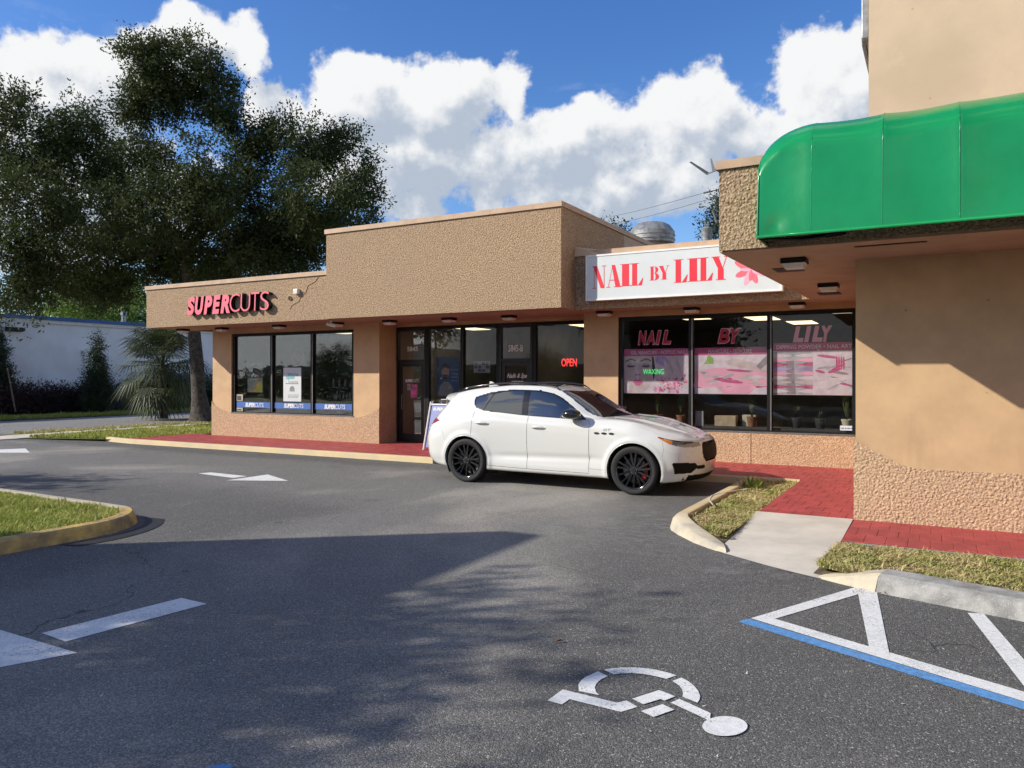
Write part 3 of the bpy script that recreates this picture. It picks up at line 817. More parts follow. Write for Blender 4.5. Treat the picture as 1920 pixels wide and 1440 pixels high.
# ------------------------------------------------------------------ the salon building
ZS, WV = 3.18, 15.37            # soffit height, front wall plane
shop = thing('salon_building', 'tan stucco single storey salon building with flat stepped parapet', 'building', (-10, 16, 0))
UZ = lambda a, b, c: (a, c, b)
def wall_part(boxes, name, m, parent, **k):
    mb = MB()
    for b in boxes: mb.box(*b)
    return mb.build(name, m, parent, **k)
T = .22
wall_part([(-18.5, -17.72, WV, WV + T, 0, ZS), (-13.2, -12.36, WV, WV + T, 0, ZS), (-17.72, -13.2, WV, WV + T, 0, .76), (-17.72, -13.2, WV, WV + T, 3.03, ZS)], 'wall', 'peach_paint', shop)
wall_part([(-12.6, -12.361, WV + T, 16.2, 0, ZS)], 'recess_wall', 'peach_paint', shop)
wall_part([(-6.74, -6.5, WV + T, 16.2, 0, ZS)], 'recess_wall', 'peach_paint', shop)
wall_part([(-6.74, -5.95, WV, WV + T, 0, ZS), (-1.30, -0.86, WV, WV + T, 0, ZS), (-5.95, -1.30, WV, WV + T, 0, .70), (-5.95, -1.30, WV, WV + T, 3.06, ZS)], 'wall', 'peach_paint', shop)
wall_part([(-18.5, -18.3, WV + T, 27, 0, 4.0), (-18.3, -0.9, 26.8, 27, 0, 4.0), (-9.32, -9.22, 16.25, 26.8, 0, 4.0)], 'back_wall', 'peach_paint', shop)
wall_part([(-12.36, -6.74, 16.05, 16.2, 3.09, ZS)], 'recess_header', 'peach_paint', shop)
# pebbled stucco dado that sweeps up at the piers
def sweep_curve(x0, z0, x1, z1, n=8, k=2.2):
    return [(x0 + (x1 - x0) * i / n, z0 + (z1 - z0) * (1 - (1 - i / n) ** k)) for i in range(n + 1)]
pts = [(-18.52, .02), (-12.35, .02), (-12.35, 1.02)] + sweep_curve(-12.35, 1.02, -13.2, .755) + [(-17.72, .755)] + sweep_curve(-17.72, .755, -18.52, 1.10, k=.55)[1:]
MB().prism(pts, UZ, WV - .022, WV + .01).build('stucco_dado', 'stucco_peach', shop)
MB().prism([(WV - .02, .02), (16.1, .02), (16.1, .72), (15.9, .76), (WV - .02, 1.02)], lambda a, b, c: (c, a, b), -12.37, -12.349).build('stucco_dado', 'stucco_peach', shop)
MB().prism([(-6.75, .02), (-3.2, .02), (-3.2, .695), (-5.95, .695), (-6.75, 1.02)], UZ, WV - .022, WV + .01).build('stucco_dado', 'stucco_peach', shop)
MB().prism([(-3.185, .02), (-.87, .02), (-.87, .695), (-3.185, .695)], UZ, WV - .022, WV + .01).build('stucco_dado', 'stucco_peach', shop)
# parapets
def parapet(name, u0, u1, v0, v1, z0, z1, parent, sides=True):
    mb = MB(); mb.box(u0, u1, v0, v1, z0, z1)
    o = mb.build(name, 'stucco_brown', parent)
    tr = MB()
    tr.box(u0 - .03, u1 + .03, v0 - .035, v0 + .10, z1 - .085, z1 + .02)
    tr.build('parapet_cap', 'trim_paint', o)
    return o
parapet('parapet', -19.55, -12.78, 13.98, 14.2, ZS, 4.33, shop)
fb_ = parapet('raised_parapet', -12.76, -6.58, 13.88, 14.15, ZS, 5.28, shop)
MB().box(-6.74, -6.579, 14.151, 17.4, ZS + .02, 5.28).build('raised_parapet_side', 'stucco_brown', shop)
MB().box(-6.74, -6.58, 17.401, 22.0, 3.9, 5.28).build('raised_parapet_side', 'trim_paint', shop)
MB().box(-6.76, -6.545, 13.98, 22.0, 5.195, 5.301).build('parapet_cap', 'trim_paint', shop)
MB().box(-12.78, -12.6, 14.151, 22.0, ZS + .02, 5.27).build('raised_parapet_side', 'stucco_brown', shop)
MB().box(-12.82, -12.6, 13.99, 22.0, 5.20, 5.301).build('parapet_cap', 'trim_paint', shop)
parapet('parapet', -6.576, -2.0, 14.56, 14.78, ZS, 4.36, shop)
MB().box(-19.58, -19.34, 14.201, 27.0, ZS, 4.33).build('parapet', 'stucco_brown', shop)
# flashing turned up where the low parapet meets the raised one
MB().add([(-6.57, 14.52, 4.28), (-5.95, 14.52, 4.28), (-5.95, 14.7, 4.385), (-6.57, 14.7, 4.50), (-6.57, 14.52, 4.48)], [(0, 1, 2, 3, 4)]).build('flashing', 'tower_paint', shop)
# soffits
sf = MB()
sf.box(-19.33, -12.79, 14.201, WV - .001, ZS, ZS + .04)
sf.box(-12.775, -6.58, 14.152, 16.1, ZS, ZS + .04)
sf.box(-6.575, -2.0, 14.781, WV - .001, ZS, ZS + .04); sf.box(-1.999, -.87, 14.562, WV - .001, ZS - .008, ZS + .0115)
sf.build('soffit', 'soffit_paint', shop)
MB().box(-19.3, -1.0, 14.82, 26.9, 3.95, 4.05).build('roof', 'roofing', shop)
# interiors
def room(u0, u1, v0, v1):
    mb = MB()
    mb.box(u0, u1, v0, v1, .02, .10); mb.build('room_floor', 'room_floor', shop)
    mb = MB(); mb.box(u0, u1, v0, v1, 3.2, 3.25); mb.build('room_ceiling', 'room_ceiling', shop)
    mb = MB(); mb.box(u0, u1, v1 - .05, v1, .1, 3.2); mb.box(u0, u0 + .05, v0, v1 - .05, .1, 3.2); mb.box(u1 - .05, u1, v0, v1 - .05, .1, 3.2)
    mb.build('room_wall', 'room_wall', shop)
room(-18.28, -12.62, WV + T + .01, 24.0)
room(-12.59, -9.33, 16.22, 24.0)
room(-9.21, -.88, 16.22, 24.0)
MB().box(-6.49, -.88, WV + T + .01, 16.21, .02, .10).build('room_floor', 'room_floor', shop)
MB().box(-6.49, -.88, WV + T + .01, 16.21, 3.2, 3.25).build('room_ceiling', 'room_ceiling', shop)
# windows: each a frame with its panes
def window(edges, z0, z1, v, parent, name='window', label=None, glass='shop_glass', fw=.06, top=.07, sill=True):
    w = MB()
    d0, d1 = v - .05, v + .05
    w.box(edges[0] - .03, edges[-1] + .03, d0, d1, z1 - top, z1); w.box(edges[0] - .03, edges[-1] + .03, d0, d1, z0, z0 + .05)
    for i, e in enumerate(edges):
        a, b = (e - .03, e + fw) if i == 0 else ((e - fw, e + .03) if i == len(edges) - 1 else (e - .045, e + .045))
        w.box(a, b, d0 + .002, d1 - .002, z0 + .05, z1 - top)
    wo_ = w.build(name, 'black_metal', parent)
    if label: wo_['label'] = label
    for i in range(len(edges) - 1):
        g = MB(); g.box(edges[i] + .04, edges[i + 1] - .04, v + .001, v + .011, z0 + .04, z1 - top + .01)
        g.build('pane', glass, wo_)
    if sill:
        s_ = MB(); s_.box(edges[0] - .04, edges[-1] + .04, v - .11, v - .052, z0 - .012, z0 + .022); s_.build('sill', 'sill_metal', wo_)
    for i in range(1, len(edges) - 1):
        s_ = MB(); s_.box(edges[i] + .018, edges[i] + .042, v - .062, v - .0505, z0 + .05, z1 - top); s_.build('mullion_cover', 'sill_metal' if sill else 'mullion_metal', wo_)
    return wo_
GV = WV + .09
window([-17.69, -16.18, -14.68, -13.23], .77, 3.02, GV, shop, label='three pane shop window with blue stripe', glass='shop_glass_dark')
window([-5.92, -4.40, -2.86, -1.33], .71, 3.05, GV, shop, label='three pane window with pink beauty banners')
RV = 16.1
window([-11.38, -10.32, -9.28], .12, 3.08, RV, shop, 'window', None, sill=False)
window([-8.32, -6.75], .12, 3.08, RV, shop, 'window', None, sill=False)
def door(u0, u1, transom, parent):
    f = MB()
    f.box(u0, u0 + .05, RV - .05, RV + .05, .115, 3.08); f.box(u1 - .05, u1, RV - .05, RV + .05, .115, 3.08); f.box(u0 + .05, u1 - .05, RV - .05, RV + .05, 2.98, 3.08)
    f.box(u0 + .05, u1 - .05, RV - .05, RV + .05, 2.16, 2.24)
    o = f.build('door', 'mullion_metal', parent)
    l = MB()
    l.box(u0 + .06, u0 + .15, RV - .03, RV + .02, .13, 2.15); l.box(u1 - .15, u1 - .06, RV - .03, RV + .02, .13, 2.15)
    l.box(u0 + .15, u1 - .15, RV - .03, RV + .02, .13, .33); l.box(u0 + .15, u1 - .15, RV - .03, RV + .02, 2.06, 2.15)
    l.build('door_leaf', 'mullion_metal', o)
    g = MB(); g.box(u0 + .14, u1 - .14, RV - .01, RV, .3, 2.08); g.build('pane', 'shop_glass', o)
    g = MB(); g.box(u0 + .04, u1 - .04, RV - .01, RV, 2.23, 2.99); g.build('transom_pane', 'shop_glass', o)
    h = MB(); h.tube([(u0 + .2, RV - .03, .95), (u0 + .2, RV - .09, .97), (u0 + .2, RV - .09, 1.32), (u0 + .2, RV - .03, 1.34)], .014); h.build('handle', 'sill_metal', o)
    return o
d1_ = door(-12.34, -11.42, True, shop); d1_['label'] = 'glass door numbered 5845'
d2_ = door(-9.25, -8.36, True, shop); d2_['label'] = 'glass door numbered 5845-B'

# ------------------------------------------------------------------ the corner building on the right
corner = thing('corner_building', 'tall peach painted corner building at the right with stucco base', 'building', (2, 10, 0))
CV, CU = 9.9, -.855
MB().box(CU, 8.0, CV, CV + .25, 0, ZS + .01).build('wall', 'peach_paint', corner)
MB().box(CU, CU + .2, CV + .251, WV - .01, 0, ZS + .01).build('wall', 'peach_paint', corner)
# pebbled dado in real relief
def pebble_panel(name, outline, u0, u1, z0, z1, v, res, amp, m, parent, scale=40.0):
    nu, nz = int((u1 - u0) / res), int((z1 - z0) / res)
    top = outline
    V = np.zeros((nz + 1, nu + 1, 3), np.float32)
    us = np.linspace(u0, u1, nu + 1)
    for i in range(nu + 1):
        zt = top(us[i])
        for j in range(nz + 1):
            z = z0 + (zt - z0) * j / nz
            h = mnoise.noise((us[i] * scale, z * scale, 3.1)) + .5 * mnoise.noise((us[i] * scale * 2.1, z * scale * 2.1, 9.7))
            h = max(-.55, min(.6, h * 1.25))
            e = 0.0 if j in (0, nz) or i in (0, nu) else 1.0
            V[j, i] = (us[i], v - amp * h * e, z)
    idx = np.arange((nz + 1) * (nu + 1)).reshape(nz + 1, nu + 1)
    F4 = np.stack([idx[:-1, :-1], idx[:-1, 1:], idx[1:, 1:], idx[1:, :-1]], -1).reshape(-1, 4)
    return fast_mesh(name, V.reshape(-1, 3), F4, m, parent, smooth=True)
def dado_top(u):
    if u < -.42: return 1.03 + (u - CU) / (-.42 - CU) * (.80 - 1.03)
    if u < -.22: return .80 - .055 * (1 - ((-.22 - u) / .2) ** 2)
    return .745 - (u + .22) * .004
MB().prism([(CU - .02, .02), (8.0, .02), (8.0, .73), (-.22, .74), (-.42, .79), (CU - .02, 1.03)], UZ, CV - .012, CV + .01).build('stucco_dado_back', 'stucco_peach', corner)
pebble_panel('stucco_dado', dado_top, CU - .02, 2.4, .06, 1.0, CV - .020, .0080, .0065, 'stucco_peach', corner)
# canopy with its fascia
FV, FU = 8.57, -2.12
XY = lambda a, b, c: (a, b, c)
MB().prism([(FU, FV), (8.0, FV), (8.0, CV + 5.4), (FU + .15, CV + 5.4)], XY, ZS + .012, 4.08).build('fascia', 'stucco_brown', corner)
pebble_panel('fascia_face', lambda u: 4.075, FU - .004, -.4, ZS + .002, 4.075, FV - .014, .0085, .0085, 'stucco_brown', corner)
MB().box(FU - .035, 8.0, FV - .045, FV + .06, 4.076, 4.17).build('parapet_cap', 'trim_paint', corner)
MB().prism([(FU - .033, FV + .061), (FU + .08, FV + .061), (FU + .23, 15.2), (FU + .115, 15.2)], XY, 4.076, 4.17).build('parapet_cap', 'trim_paint', corner)
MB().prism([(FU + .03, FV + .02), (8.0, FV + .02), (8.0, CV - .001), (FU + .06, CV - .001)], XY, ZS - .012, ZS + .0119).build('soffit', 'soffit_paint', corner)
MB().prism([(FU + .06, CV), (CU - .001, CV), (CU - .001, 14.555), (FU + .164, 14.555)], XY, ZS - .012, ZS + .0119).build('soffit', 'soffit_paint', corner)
MB().prism([(FU - .002, FV - .012), (FU + .029, FV - .012), (FU + .164, 14.55), (FU + .133, 14.55)], XY, ZS - .016, ZS + .0119).build('drip_edge', 'trim_paint', corner)
MB().box(-.745, 9.0, 10.3, 18.0, 4.081, 9.0).build('tower_wall', 'tower_paint', corner)
vt = MB(); vt.box(-.78, -.10, 8.86, 8.92, ZS - .019, ZS - .0125); vt.build('vent_slot', 'black_metal', corner)
for u, v in ((-1.68, 10.35), (-1.57, 13.6)):
    MB().box(u - .17, u + .17, v - .20, v + .20, ZS - .019, ZS - .0125).build('soffit_plate', 'black_metal', corner)  # thin dark plates on the underside of the soffit
# bent gutter flashing at the corner of the fascia
fl_ = MB()
fl_.add([(FU, FV - .04, 4.07), (FU - .12, FV - .08, 4.02), (FU - .30, FV - .16, 4.17), (FU - .29, FV - .10, 4.19), (FU - .12, FV, 4.07), (FU, FV + .05, 4.10)], [(0, 1, 4, 5), (1, 2, 3, 4)])
fl_.add([(FU - .03, FV - .05, 4.06), (FU - .07, FV - .05, 4.06), (FU - .09, FV - .06, 4.20), (FU - .075, FV - .06, 4.21)], [(0, 1, 2, 3)])
fl_.build('bent_flashing', 'grey_metal', corner)
# edge of a cabinet sign fixed to the side of the tower
sg = thing('cabinet_sign', 'grey cabinet sign edge fixed high on the tower side', 'sign', (-.85, 10.9, 6.0))
MB().prism([(10.42, 5.98), (10.5, 5.9), (11.8, 5.9), (11.9, 6.0), (11.9, 7.6), (10.42, 7.6)], lambda a, b, c: (c, a, b), -.835, -.75).build('cabinet', 'galvanised', sg, bevel=.012)
MB().tube([(-.79, 10.45, 5.9), (-.77, 10.45, 5.78), (-.75, 10.45, 5.7)], .014).build('conduit', 'black_metal', sg)

# ------------------------------------------------------------------ green awning
aw = thing('awning', 'glossy green vinyl barrel awning over the corner canopy', 'awning', (0, 8.3, 3.2))
AZ0, AZ1, AV0, AV1 = 3.205, 4.46, 8.03, 8.56
def aw_pt(u, t):
    """t 0 bottom front .. 1 top back"""
    e = min(1.0, max(0.0, (u + 1.62) / .50))
    r = math.sqrt(max(0.0, 1 - (1 - e) ** 2))
    hz_ = .74 + .26 * r
    top = AZ0 + (AZ1 - AZ0) * hz_
    vb = AV1 + .25
    if t < .55:
        k = t / .55
        z = AZ0 + (top - .42 - AZ0) * k; v = AV0 + .07 * k
    else:
        q = (t - .55) / .45 * math.pi / 2
        z = top - .42 + .42 * math.sin(q); v = AV0 + .07 + (vb - AV0 - .07) * (1 - math.cos(q))
    sag = 0.0
    s = (u + 1.10) / .635
    if u > -1.10:
        f_ = s - math.floor(s)
        sag = -.032 * math.sin(math.pi * f_) ** .7 * (.7 + .5 * math.sin(3.1 * t + u * 2.3))
    else:
        sag = -.035 * math.sin(math.pi * e) * max(0, 1 - abs(t - .40) * 1.7) - .03 * math.exp(-((e - .35) / .16) ** 2 - ((t - .08) / .07) ** 2) + .02 * math.exp(-((e - .42) / .14) ** 2 - ((t - .62) / .03) ** 2)
    return (u, v - sag * .8, z + sag * .35 * (1 if t > .55 else 0))
us = [-1.62 + .5 * (1 - math.cos(math.pi / 2 * i / 16)) for i in range(17)] + [-1.12 + .0265 * i for i in range(1, 270)]
us = [u for u in us if u < 5.9]
nt = 44
V = np.array([[aw_pt(u, t / nt) for t in range(nt + 1)] for u in us], np.float32)
idx = np.arange(V.shape[0] * V.shape[1]).reshape(V.shape[0], V.shape[1])
F4 = np.stack([idx[:-1, :-1], idx[1:, :-1], idx[1:, 1:], idx[:-1, 1:]], -1).reshape(-1, 4)
fast_mesh('cover', V.reshape(-1, 3), F4, 'awning_green', aw, smooth=True)
sp = [aw_pt(-1.62, t / nt) for t in range(nt + 1)]
mb = MB(); mb.add(sp + [(-1.62, AV1 + .25, AZ0)], [tuple(range(len(sp) + 1))]); mb.build('side_panel', 'awning_green', aw)
for s_ in range(0, 10):
    u = -1.10 + .635 * s_
    mb = MB(); mb.tube([Vector(aw_pt(u, t / 22)) + Vector((0, .001, -.001)) for t in range(23)], .0035, 6); mb.build('seam', 'awning_green', aw, smooth=True)
mb = MB(); mb.tube([Vector(aw_pt(-1.61, t / 22)) for t in range(23)], .011, 6); mb.build('edge_piping', 'awning_green', aw, smooth=True)
mb = MB(); mb.tube([(-1.61, AV1 + .1, AZ0), (-1.61, AV0, AZ0), (5.8, AV0, AZ0)], .017, 6); mb.build('hem_bar', 'awning_green', aw, smooth=True)
mb = MB(); mb.tube([(-1.55, AV0 + .05, AZ0 - .02), (-1.2, AV0 + .2, AZ0 - .03), (-.8, AV0 + .12, AZ0 - .01), (-1.3, AV0 + .3, AZ0), (-1.55, AV0 + .25, AZ0 - .02)], .02, 6); mb.build('loose_fold', 'rubber_black', aw, smooth=True)

# ------------------------------------------------------------------ soffit lights
def soffit_light(u, v, label, z=ZS):
    t = thing('soffit_light', label, 'light', (u, v, z), 'lights under the soffits')
    m = MB(); m.box(u - .14, u + .14, v - .13, v + .13, z - .062, z - .0005); m.build('housing', 'black_metal', t, bevel=.008)
    m = MB(); m.add([(u - .13, v - .12, z - .0625), (u + .13, v - .12, z - .0625), (u + .13, v + .12, z - .0625), (u - .13, v + .12, z - .0625),
                     (u - .10, v - .09, z - .115), (u + .10, v - .09, z - .115), (u + .10, v + .09, z - .115), (u - .10, v + .09, z - .115)],
                    [(0, 1, 5, 4), (1, 2, 6, 5), (2, 3, 7, 6), (3, 0, 4, 7), (4, 5, 6, 7)]); m.build('lens', 'lamp_white', t)
for u, v, lb in [(-19.0, 14.75, 'square soffit light at the far left end of the canopy'), (-17.5, 14.85, 'square soffit light above the left edge of the blue striped window'),
                 (-15.3, 14.85, 'square soffit light above the middle of the blue striped window'), (-13.3, 14.85, 'square soffit light above the right edge of the blue striped window'),
                 (-11.7, 14.95, 'square soffit light above the door numbered 5845'), (-10.0, 15.0, 'square soffit light above the sandwich board'),
                 (-8.45, 15.1, 'square soffit light above the door numbered 5845-B'), (-6.15, 15.1, 'square soffit light on the pier left of the nail window'),
                 (-4.3, 15.15, 'square soffit light above the left half of the nail window'), (-2.3, 15.1, 'square soffit light above the right half of the nail window')]:
    soffit_light(u, v, lb)
soffit_light(-1.47, 9.45, 'larger looking black soffit light nearest the awning', ZS - .013)
soffit_light(-1.42, 12.2, 'black soffit light deeper under the corner canopy', ZS - .013)

# ------------------------------------------------------------------ signs
SV = 13.98
sc_sign = thing('channel_letter_sign', 'pink channel letters reading SUPERCUTS on the left parapet', 'sign', (-16, SV, 3.4))
def channel_letter(ch, u0, u1, z0, z1, bold, shear):
    vs, fs, nz = text_verts(ch, bold, shear, .5)
    a0, a1 = min(p.x for p in vs), max(p.x for p in vs); b0, b1 = min(p.y for p in vs), max(p.y for p in vs)
    face, side = MB(), MB()
    f_, s_ = [], []
    for f, n_ in zip(fs, nz):
        (f_ if n_ > .9 else s_).append(f)
    P = lambda p, d: (u0 + (p.x - a0) / (a1 - a0) * (u1 - u0), d, z0 + (p.y - b0) / (b1 - b0) * (z1 - z0))
    side.add([P(p, SV - .005 if p.z < 0 else SV - .135) for p in vs], s_)
    o = side.build('letter', 'letter_side', sc_sign)
    k = (z1 - z0) * .0
    face.add([P(p, SV - .137) for p in vs], f_)
    face.build('letter_face', 'letter_pink', o)
zb, zt = 3.45, 3.94
wsp = [('S', .37, 1), ('U', .40, 1), ('P', .38, 1), ('E', .36, 1), ('R', .40, 1), ('C', .46, 0), ('U', .44, 0), ('T', .36, 0), ('S', .38, 0)]
u = -17.68; tot_ = sum(w for _, w, _ in wsp)
k = 3.08 / tot_
for ch, w, bd in wsp:
    channel_letter(ch, u, u + w * k * (1.02 if bd else .93), zb + (.02 if not bd else 0), zt, .055 if bd else -.012, .22 if bd else .05)
    u += w * k
# lightbox NAIL BY LILY
NV = 14.35
nb = thing('lightbox_sign', 'white lightbox sign with red serif letters NAIL BY LILY', 'sign', (-4.3, NV, 3.33))
MB().box(-6.24, -2.44, NV, NV + .205, 3.335, 4.245).build('cabinet', 'white_paint', nb, bevel=.01)
fr = MB()
fr.box(-6.245, -2.435, NV - .02, NV - .001, 4.215, 4.25); fr.box(-6.245, -2.435, NV - .02, NV - .001, 3.33, 3.365)
fr.box(-6.245, -6.21, NV - .02, NV - .001, 3.365, 4.215); fr.box(-2.47, -2.435, NV - .02, NV - .001, 3.365, 4.215); fr.build('frame', 'white_paint', nb)
MB().box(-6.21, -2.47, NV - .008, NV - .0012, 3.366, 4.214).build('panel', 'sign_white', nb)
S = lambda u0, u1, z0, z1, pg: [(u0 + a * (u1 - u0), z0 + b * (z1 - z0)) for a, b in pg]
R = lambda a0, b0, a1, b1: [(a0, b0), (a1, b0), (a1, b1), (a0, b1)]
GLY = {   # fat Didone capitals in a unit box
    'N': [R(.0, 0, .28, .03), R(.11, .03, .15, .97), R(.0, .97, .36, 1.0), [(.06, .97), (.36, .97), (.88, 0), (.60, 0)], R(.82, .0, .86, .97), R(.70, .97, 1.0, 1.0)],
    'A': [[(.36, 1), (.60, 1), (.96, .03), (.62, .03)], [(.40, .93), (.44, .99), (.16, .03), (.12, .03)], R(.25, .30, .66, .34), R(0, 0, .28, .03), R(.52, 0, 1.04, .03)],
    'I': [R(.18, .03, .82, .97), R(0, 0, 1, .03), R(0, .97, 1, 1)],
    'L': [R(.12, .03, .52, .97), R(0, 0, .9, .03), R(0, .97, .68, 1), [(.60, .03), (.9, .03), (1.0, .33), (.95, .33)]],
    'B': [R(.10, .03, .42, .97), R(0, 0, .62, .03), R(0, .97, .58, 1), R(.42, .50, .6, .53)],
    'Y': [[(.06, .97), (.42, .97), (.66, .48), (.40, .44)], [(.84, .97), (.89, .97), (.66, .47), (.62, .47)], R(.36, .03, .70, .47), R(0, .97, .50, 1), R(.72, .97, 1.02, 1), R(.24, 0, .82, .03)],
}
GLY['B'] += [ell(.58, .745, .34, .23, 14, -math.pi / 2, math.pi / 2) + ell(.58, .745, .04, .19, 10, math.pi / 2, -math.pi / 2),
             ell(.58, .265, .42, .25, 14, -math.pi / 2, math.pi / 2) + ell(.58, .265, .06, .21, 10, math.pi / 2, -math.pi / 2)]
def glyph(ch, u0, u1, z0, z1, parent, m='sign_red', v=NV - .0095):
    mb = MB()
    for i, pg in enumerate(GLY[ch]):
        poly_on(mb, S(u0, u1, z0, z1, pg), v - .0004 * i)
    mb.build('letter', m, parent)
for ch, a, b, z0, z1 in [('N', -6.10, -5.80, 3.57, 4.02), ('A', -5.80, -5.49, 3.575, 4.02), ('I', -5.51, -5.28, 3.58, 4.02), ('L', -5.29, -5.03, 3.58, 4.02),
                         ('B', -4.90, -4.715, 3.66, 3.93), ('Y', -4.72, -4.51, 3.665, 3.93),
                         ('L', -4.42, -4.15, 3.585, 4.03), ('I', -4.16, -3.93, 3.59, 4.03), ('L', -3.94, -3.67, 3.59, 4.03), ('Y', -3.70, -3.38, 3.59, 4.03)]:
    glyph(ch, a, b, z0, z1, nb)
fw = MB()
for i, (ang, L, wd, mi) in enumerate([(200, .30, .06, 0), (248, .30, .055, 1), (292, .27, .055, 0), (150, .34, .06, 0), (338, .30, .05, 1), (100, .26, .05, 0), (175, .2, .03, 1), (265, .2, .03, 0)]):
    q = math.radians(ang); cx, cz = -2.98 + math.cos(q) * L / 2, 3.74 + math.sin(q) * L / 2
    poly_on(fw, ell(cx, cz, L / 2, wd, 16, rot=q), NV - .0095 - .0005 * i, mi)
fw.build('lily_print', ['letter_pink', 'decal_pale'], nb)
# little fixtures on the facade
rq_ = random.Random(6); pc = [facade(x, y, 13.98) for x, y in ((598, 517), (590, 528), (578, 535), (574, 548), (566, 556), (560, 565), (548, 572), (543, 580))]
MB().tube([(a + rq_.uniform(-.02, .02), 13.982, b) for a, b in pc], .016, 6).build('patched_crack', 'stucco_brown', shop)
fx = thing('flood_light', 'small white junction fixture on the stucco parapet', 'light', (-13.8, 13.98, 3.8))
MB().box(-13.84, -13.70, 13.88, 13.979, 3.83, 3.95).build('housing', 'lamp_white', fx, bevel=.01)
MB().lathe([(.05, 0), (.055, .02), (.04, .03)], 12, (-14.02, 13.95, 3.74), 'y').build('knockout_ring', 'stucco_peach', fx)
cm = thing('security_camera', 'small white bullet camera under the parapet step', 'camera', (-13.0, 14.3, ZS))
MB().tube([(-13.0, 14.3, ZS - .001), (-13.0, 14.3, ZS - .10)], .02, 8).build('bracket', 'white_paint', cm)
MB().tube([(-13.1, 14.28, ZS - .08), (-12.86, 14.33, ZS - .14)], [.045, .045], 10).build('camera_body', 'lamp_white', cm, smooth=True, angle=40)

# ------------------------------------------------------------------ window dressing: left shop
def bars(mb, u0, u1, z0, z1, v, mi, n):
    """print too small to read: a line of word-length strokes"""
    r_ = random.Random(int((u0 * 31 + z0 * 977) * 100))
    ws = [r_.uniform(.5, 1.4) for _ in range(n)]; k_ = (u1 - u0) / (sum(ws) + .25 * (n - 1)); q = u0
    for w_ in ws:
        poly_on(mb, [(q, z0), (q + w_ * k_, z0), (q + w_ * k_, z1), (q, z1)], v, mi); q += (w_ + .25) * k_
PV = GV - .012
def pane_text(name, label, body, u0, u1, z0, z1, v, m, bold=0, shear=0, cat='lettering', space=1.0):
    mb = MB(); text_on(mb, body, u0, u1, z0, z1, v, 0, bold, shear, space)
    return tag(mb.build(name, m), label, cat)
for i, (a, b, w) in enumerate([(-17.62, -16.24, 'left'), (-16.12, -14.74, 'middle'), (-14.62, -13.30, 'right')]):
    t = thing('window_stripe', 'blue window stripe reading SUPERCUTS on the %s pane' % w, 'window decal', (a, PV, 1.0), 'blue stripes across the salon window')
    MB().box(a + .01, b, PV + .002, PV + .004, .93, 1.09).build('stripe', 'poster_blue', t)
    c = (a + b) / 2 + .05
    mb = MB(); text_on(mb, 'SUPER', c - .36, c + .02, .95, 1.07, PV, 0, .05, .2); text_on(mb, 'CUTS', c + .02, c + .36, .955, 1.07, PV, 0, 0.0, .1); mb.build('stripe_lettering', 'white_paint', t)
BVV = GV + .05
po = thing('portrait_poster', 'portrait poster of a person in yellow inside the left pane', 'poster', (-17.0, BVV, 1.4))
MB().box(-17.22, -16.62, BVV, BVV + .01, 1.36, 2.2).build('sheet', 'poster_grey', po)
mb = MB()
poly_on(mb, ell(-16.86, 1.98, .16, .19), BVV - .001, 1)
poly_on(mb, ell(-16.84, 1.87, .10, .15), BVV - .002, 0)
poly_on(mb, [(-17.0, 2.02), (-16.98, 2.12), (-16.8, 2.15), (-16.72, 2.0), (-16.78, 1.96), (-16.9, 1.99)], BVV - .003, 1)
poly_on(mb, [(-17.18, 1.37), (-17.05, 1.45), (-16.9, 1.6), (-16.8, 1.72), (-16.75, 1.66), (-16.92, 1.37)], BVV - .003, 0)
poly_on(mb, [(-16.98, 1.37), (-16.78, 1.66), (-16.68, 1.68), (-16.63, 1.6), (-16.63, 1.37)], BVV - .004, 2)
mb.build('portrait_print', ['print_skin', 'print_hair', 'print_yellow'], po)
po = thing('white_poster', 'tall white poster reading We\'re open in the middle pane', 'poster', (-15.4, BVV, 1.2))
MB().box(-15.76, -15.10, PV + .001, PV + .004, 1.13, 2.05).build('sheet', 'sign_white', po)
mb = MB()
text_on(mb, "We're", -15.6, -15.2, 1.82, 1.92, PV - .001, 0, .02, .1); text_on(mb, 'open', -15.66, -15.34, 1.70, 1.82, PV - .001, 0, .02, .1)
bars(mb, -15.56, -15.22, 1.65, 1.67, PV - .001, 1, 5); bars(mb, -15.66, -15.2, 1.605, 1.625, PV - .001, 1, 6)
poly_on(mb, ell(-15.43, 1.46, .09, .09, 18, 0, math.pi) + [(-15.52, 1.40), (-15.34, 1.40)], PV - .001, 2)
bars(mb, -15.58, -15.18, 1.30, 1.315, PV - .001, 2, 6); bars(mb, -15.58, -15.2, 1.265, 1.28, PV - .001, 2, 5); bars(mb, -15.58, -15.22, 1.23, 1.245, PV - .001, 2, 4)
mb.build('poster_print', ['poster_teal', 'print_ink', 'curtain_grey'], po)
t = thing('round_open_sign', 'round ring sign reading OPEN above the white poster', 'sign', (-15.3, BVV + .02, 2.2))
mb = MB(); mb.tube([(a, BVV + .02, b) for a, b in ell(-15.30, 2.33, .20, .24, 28)] + [(-15.10, BVV + .02, 2.33)], .011, 6); mb.build('ring', 'curtain_grey', t, smooth=True)
mb = MB(); text_on(mb, 'OPEN', -15.46, -15.13, 2.28, 2.38, BVV + .02, 0, .01); mb.build('ring_lettering', 'curtain_grey', t)
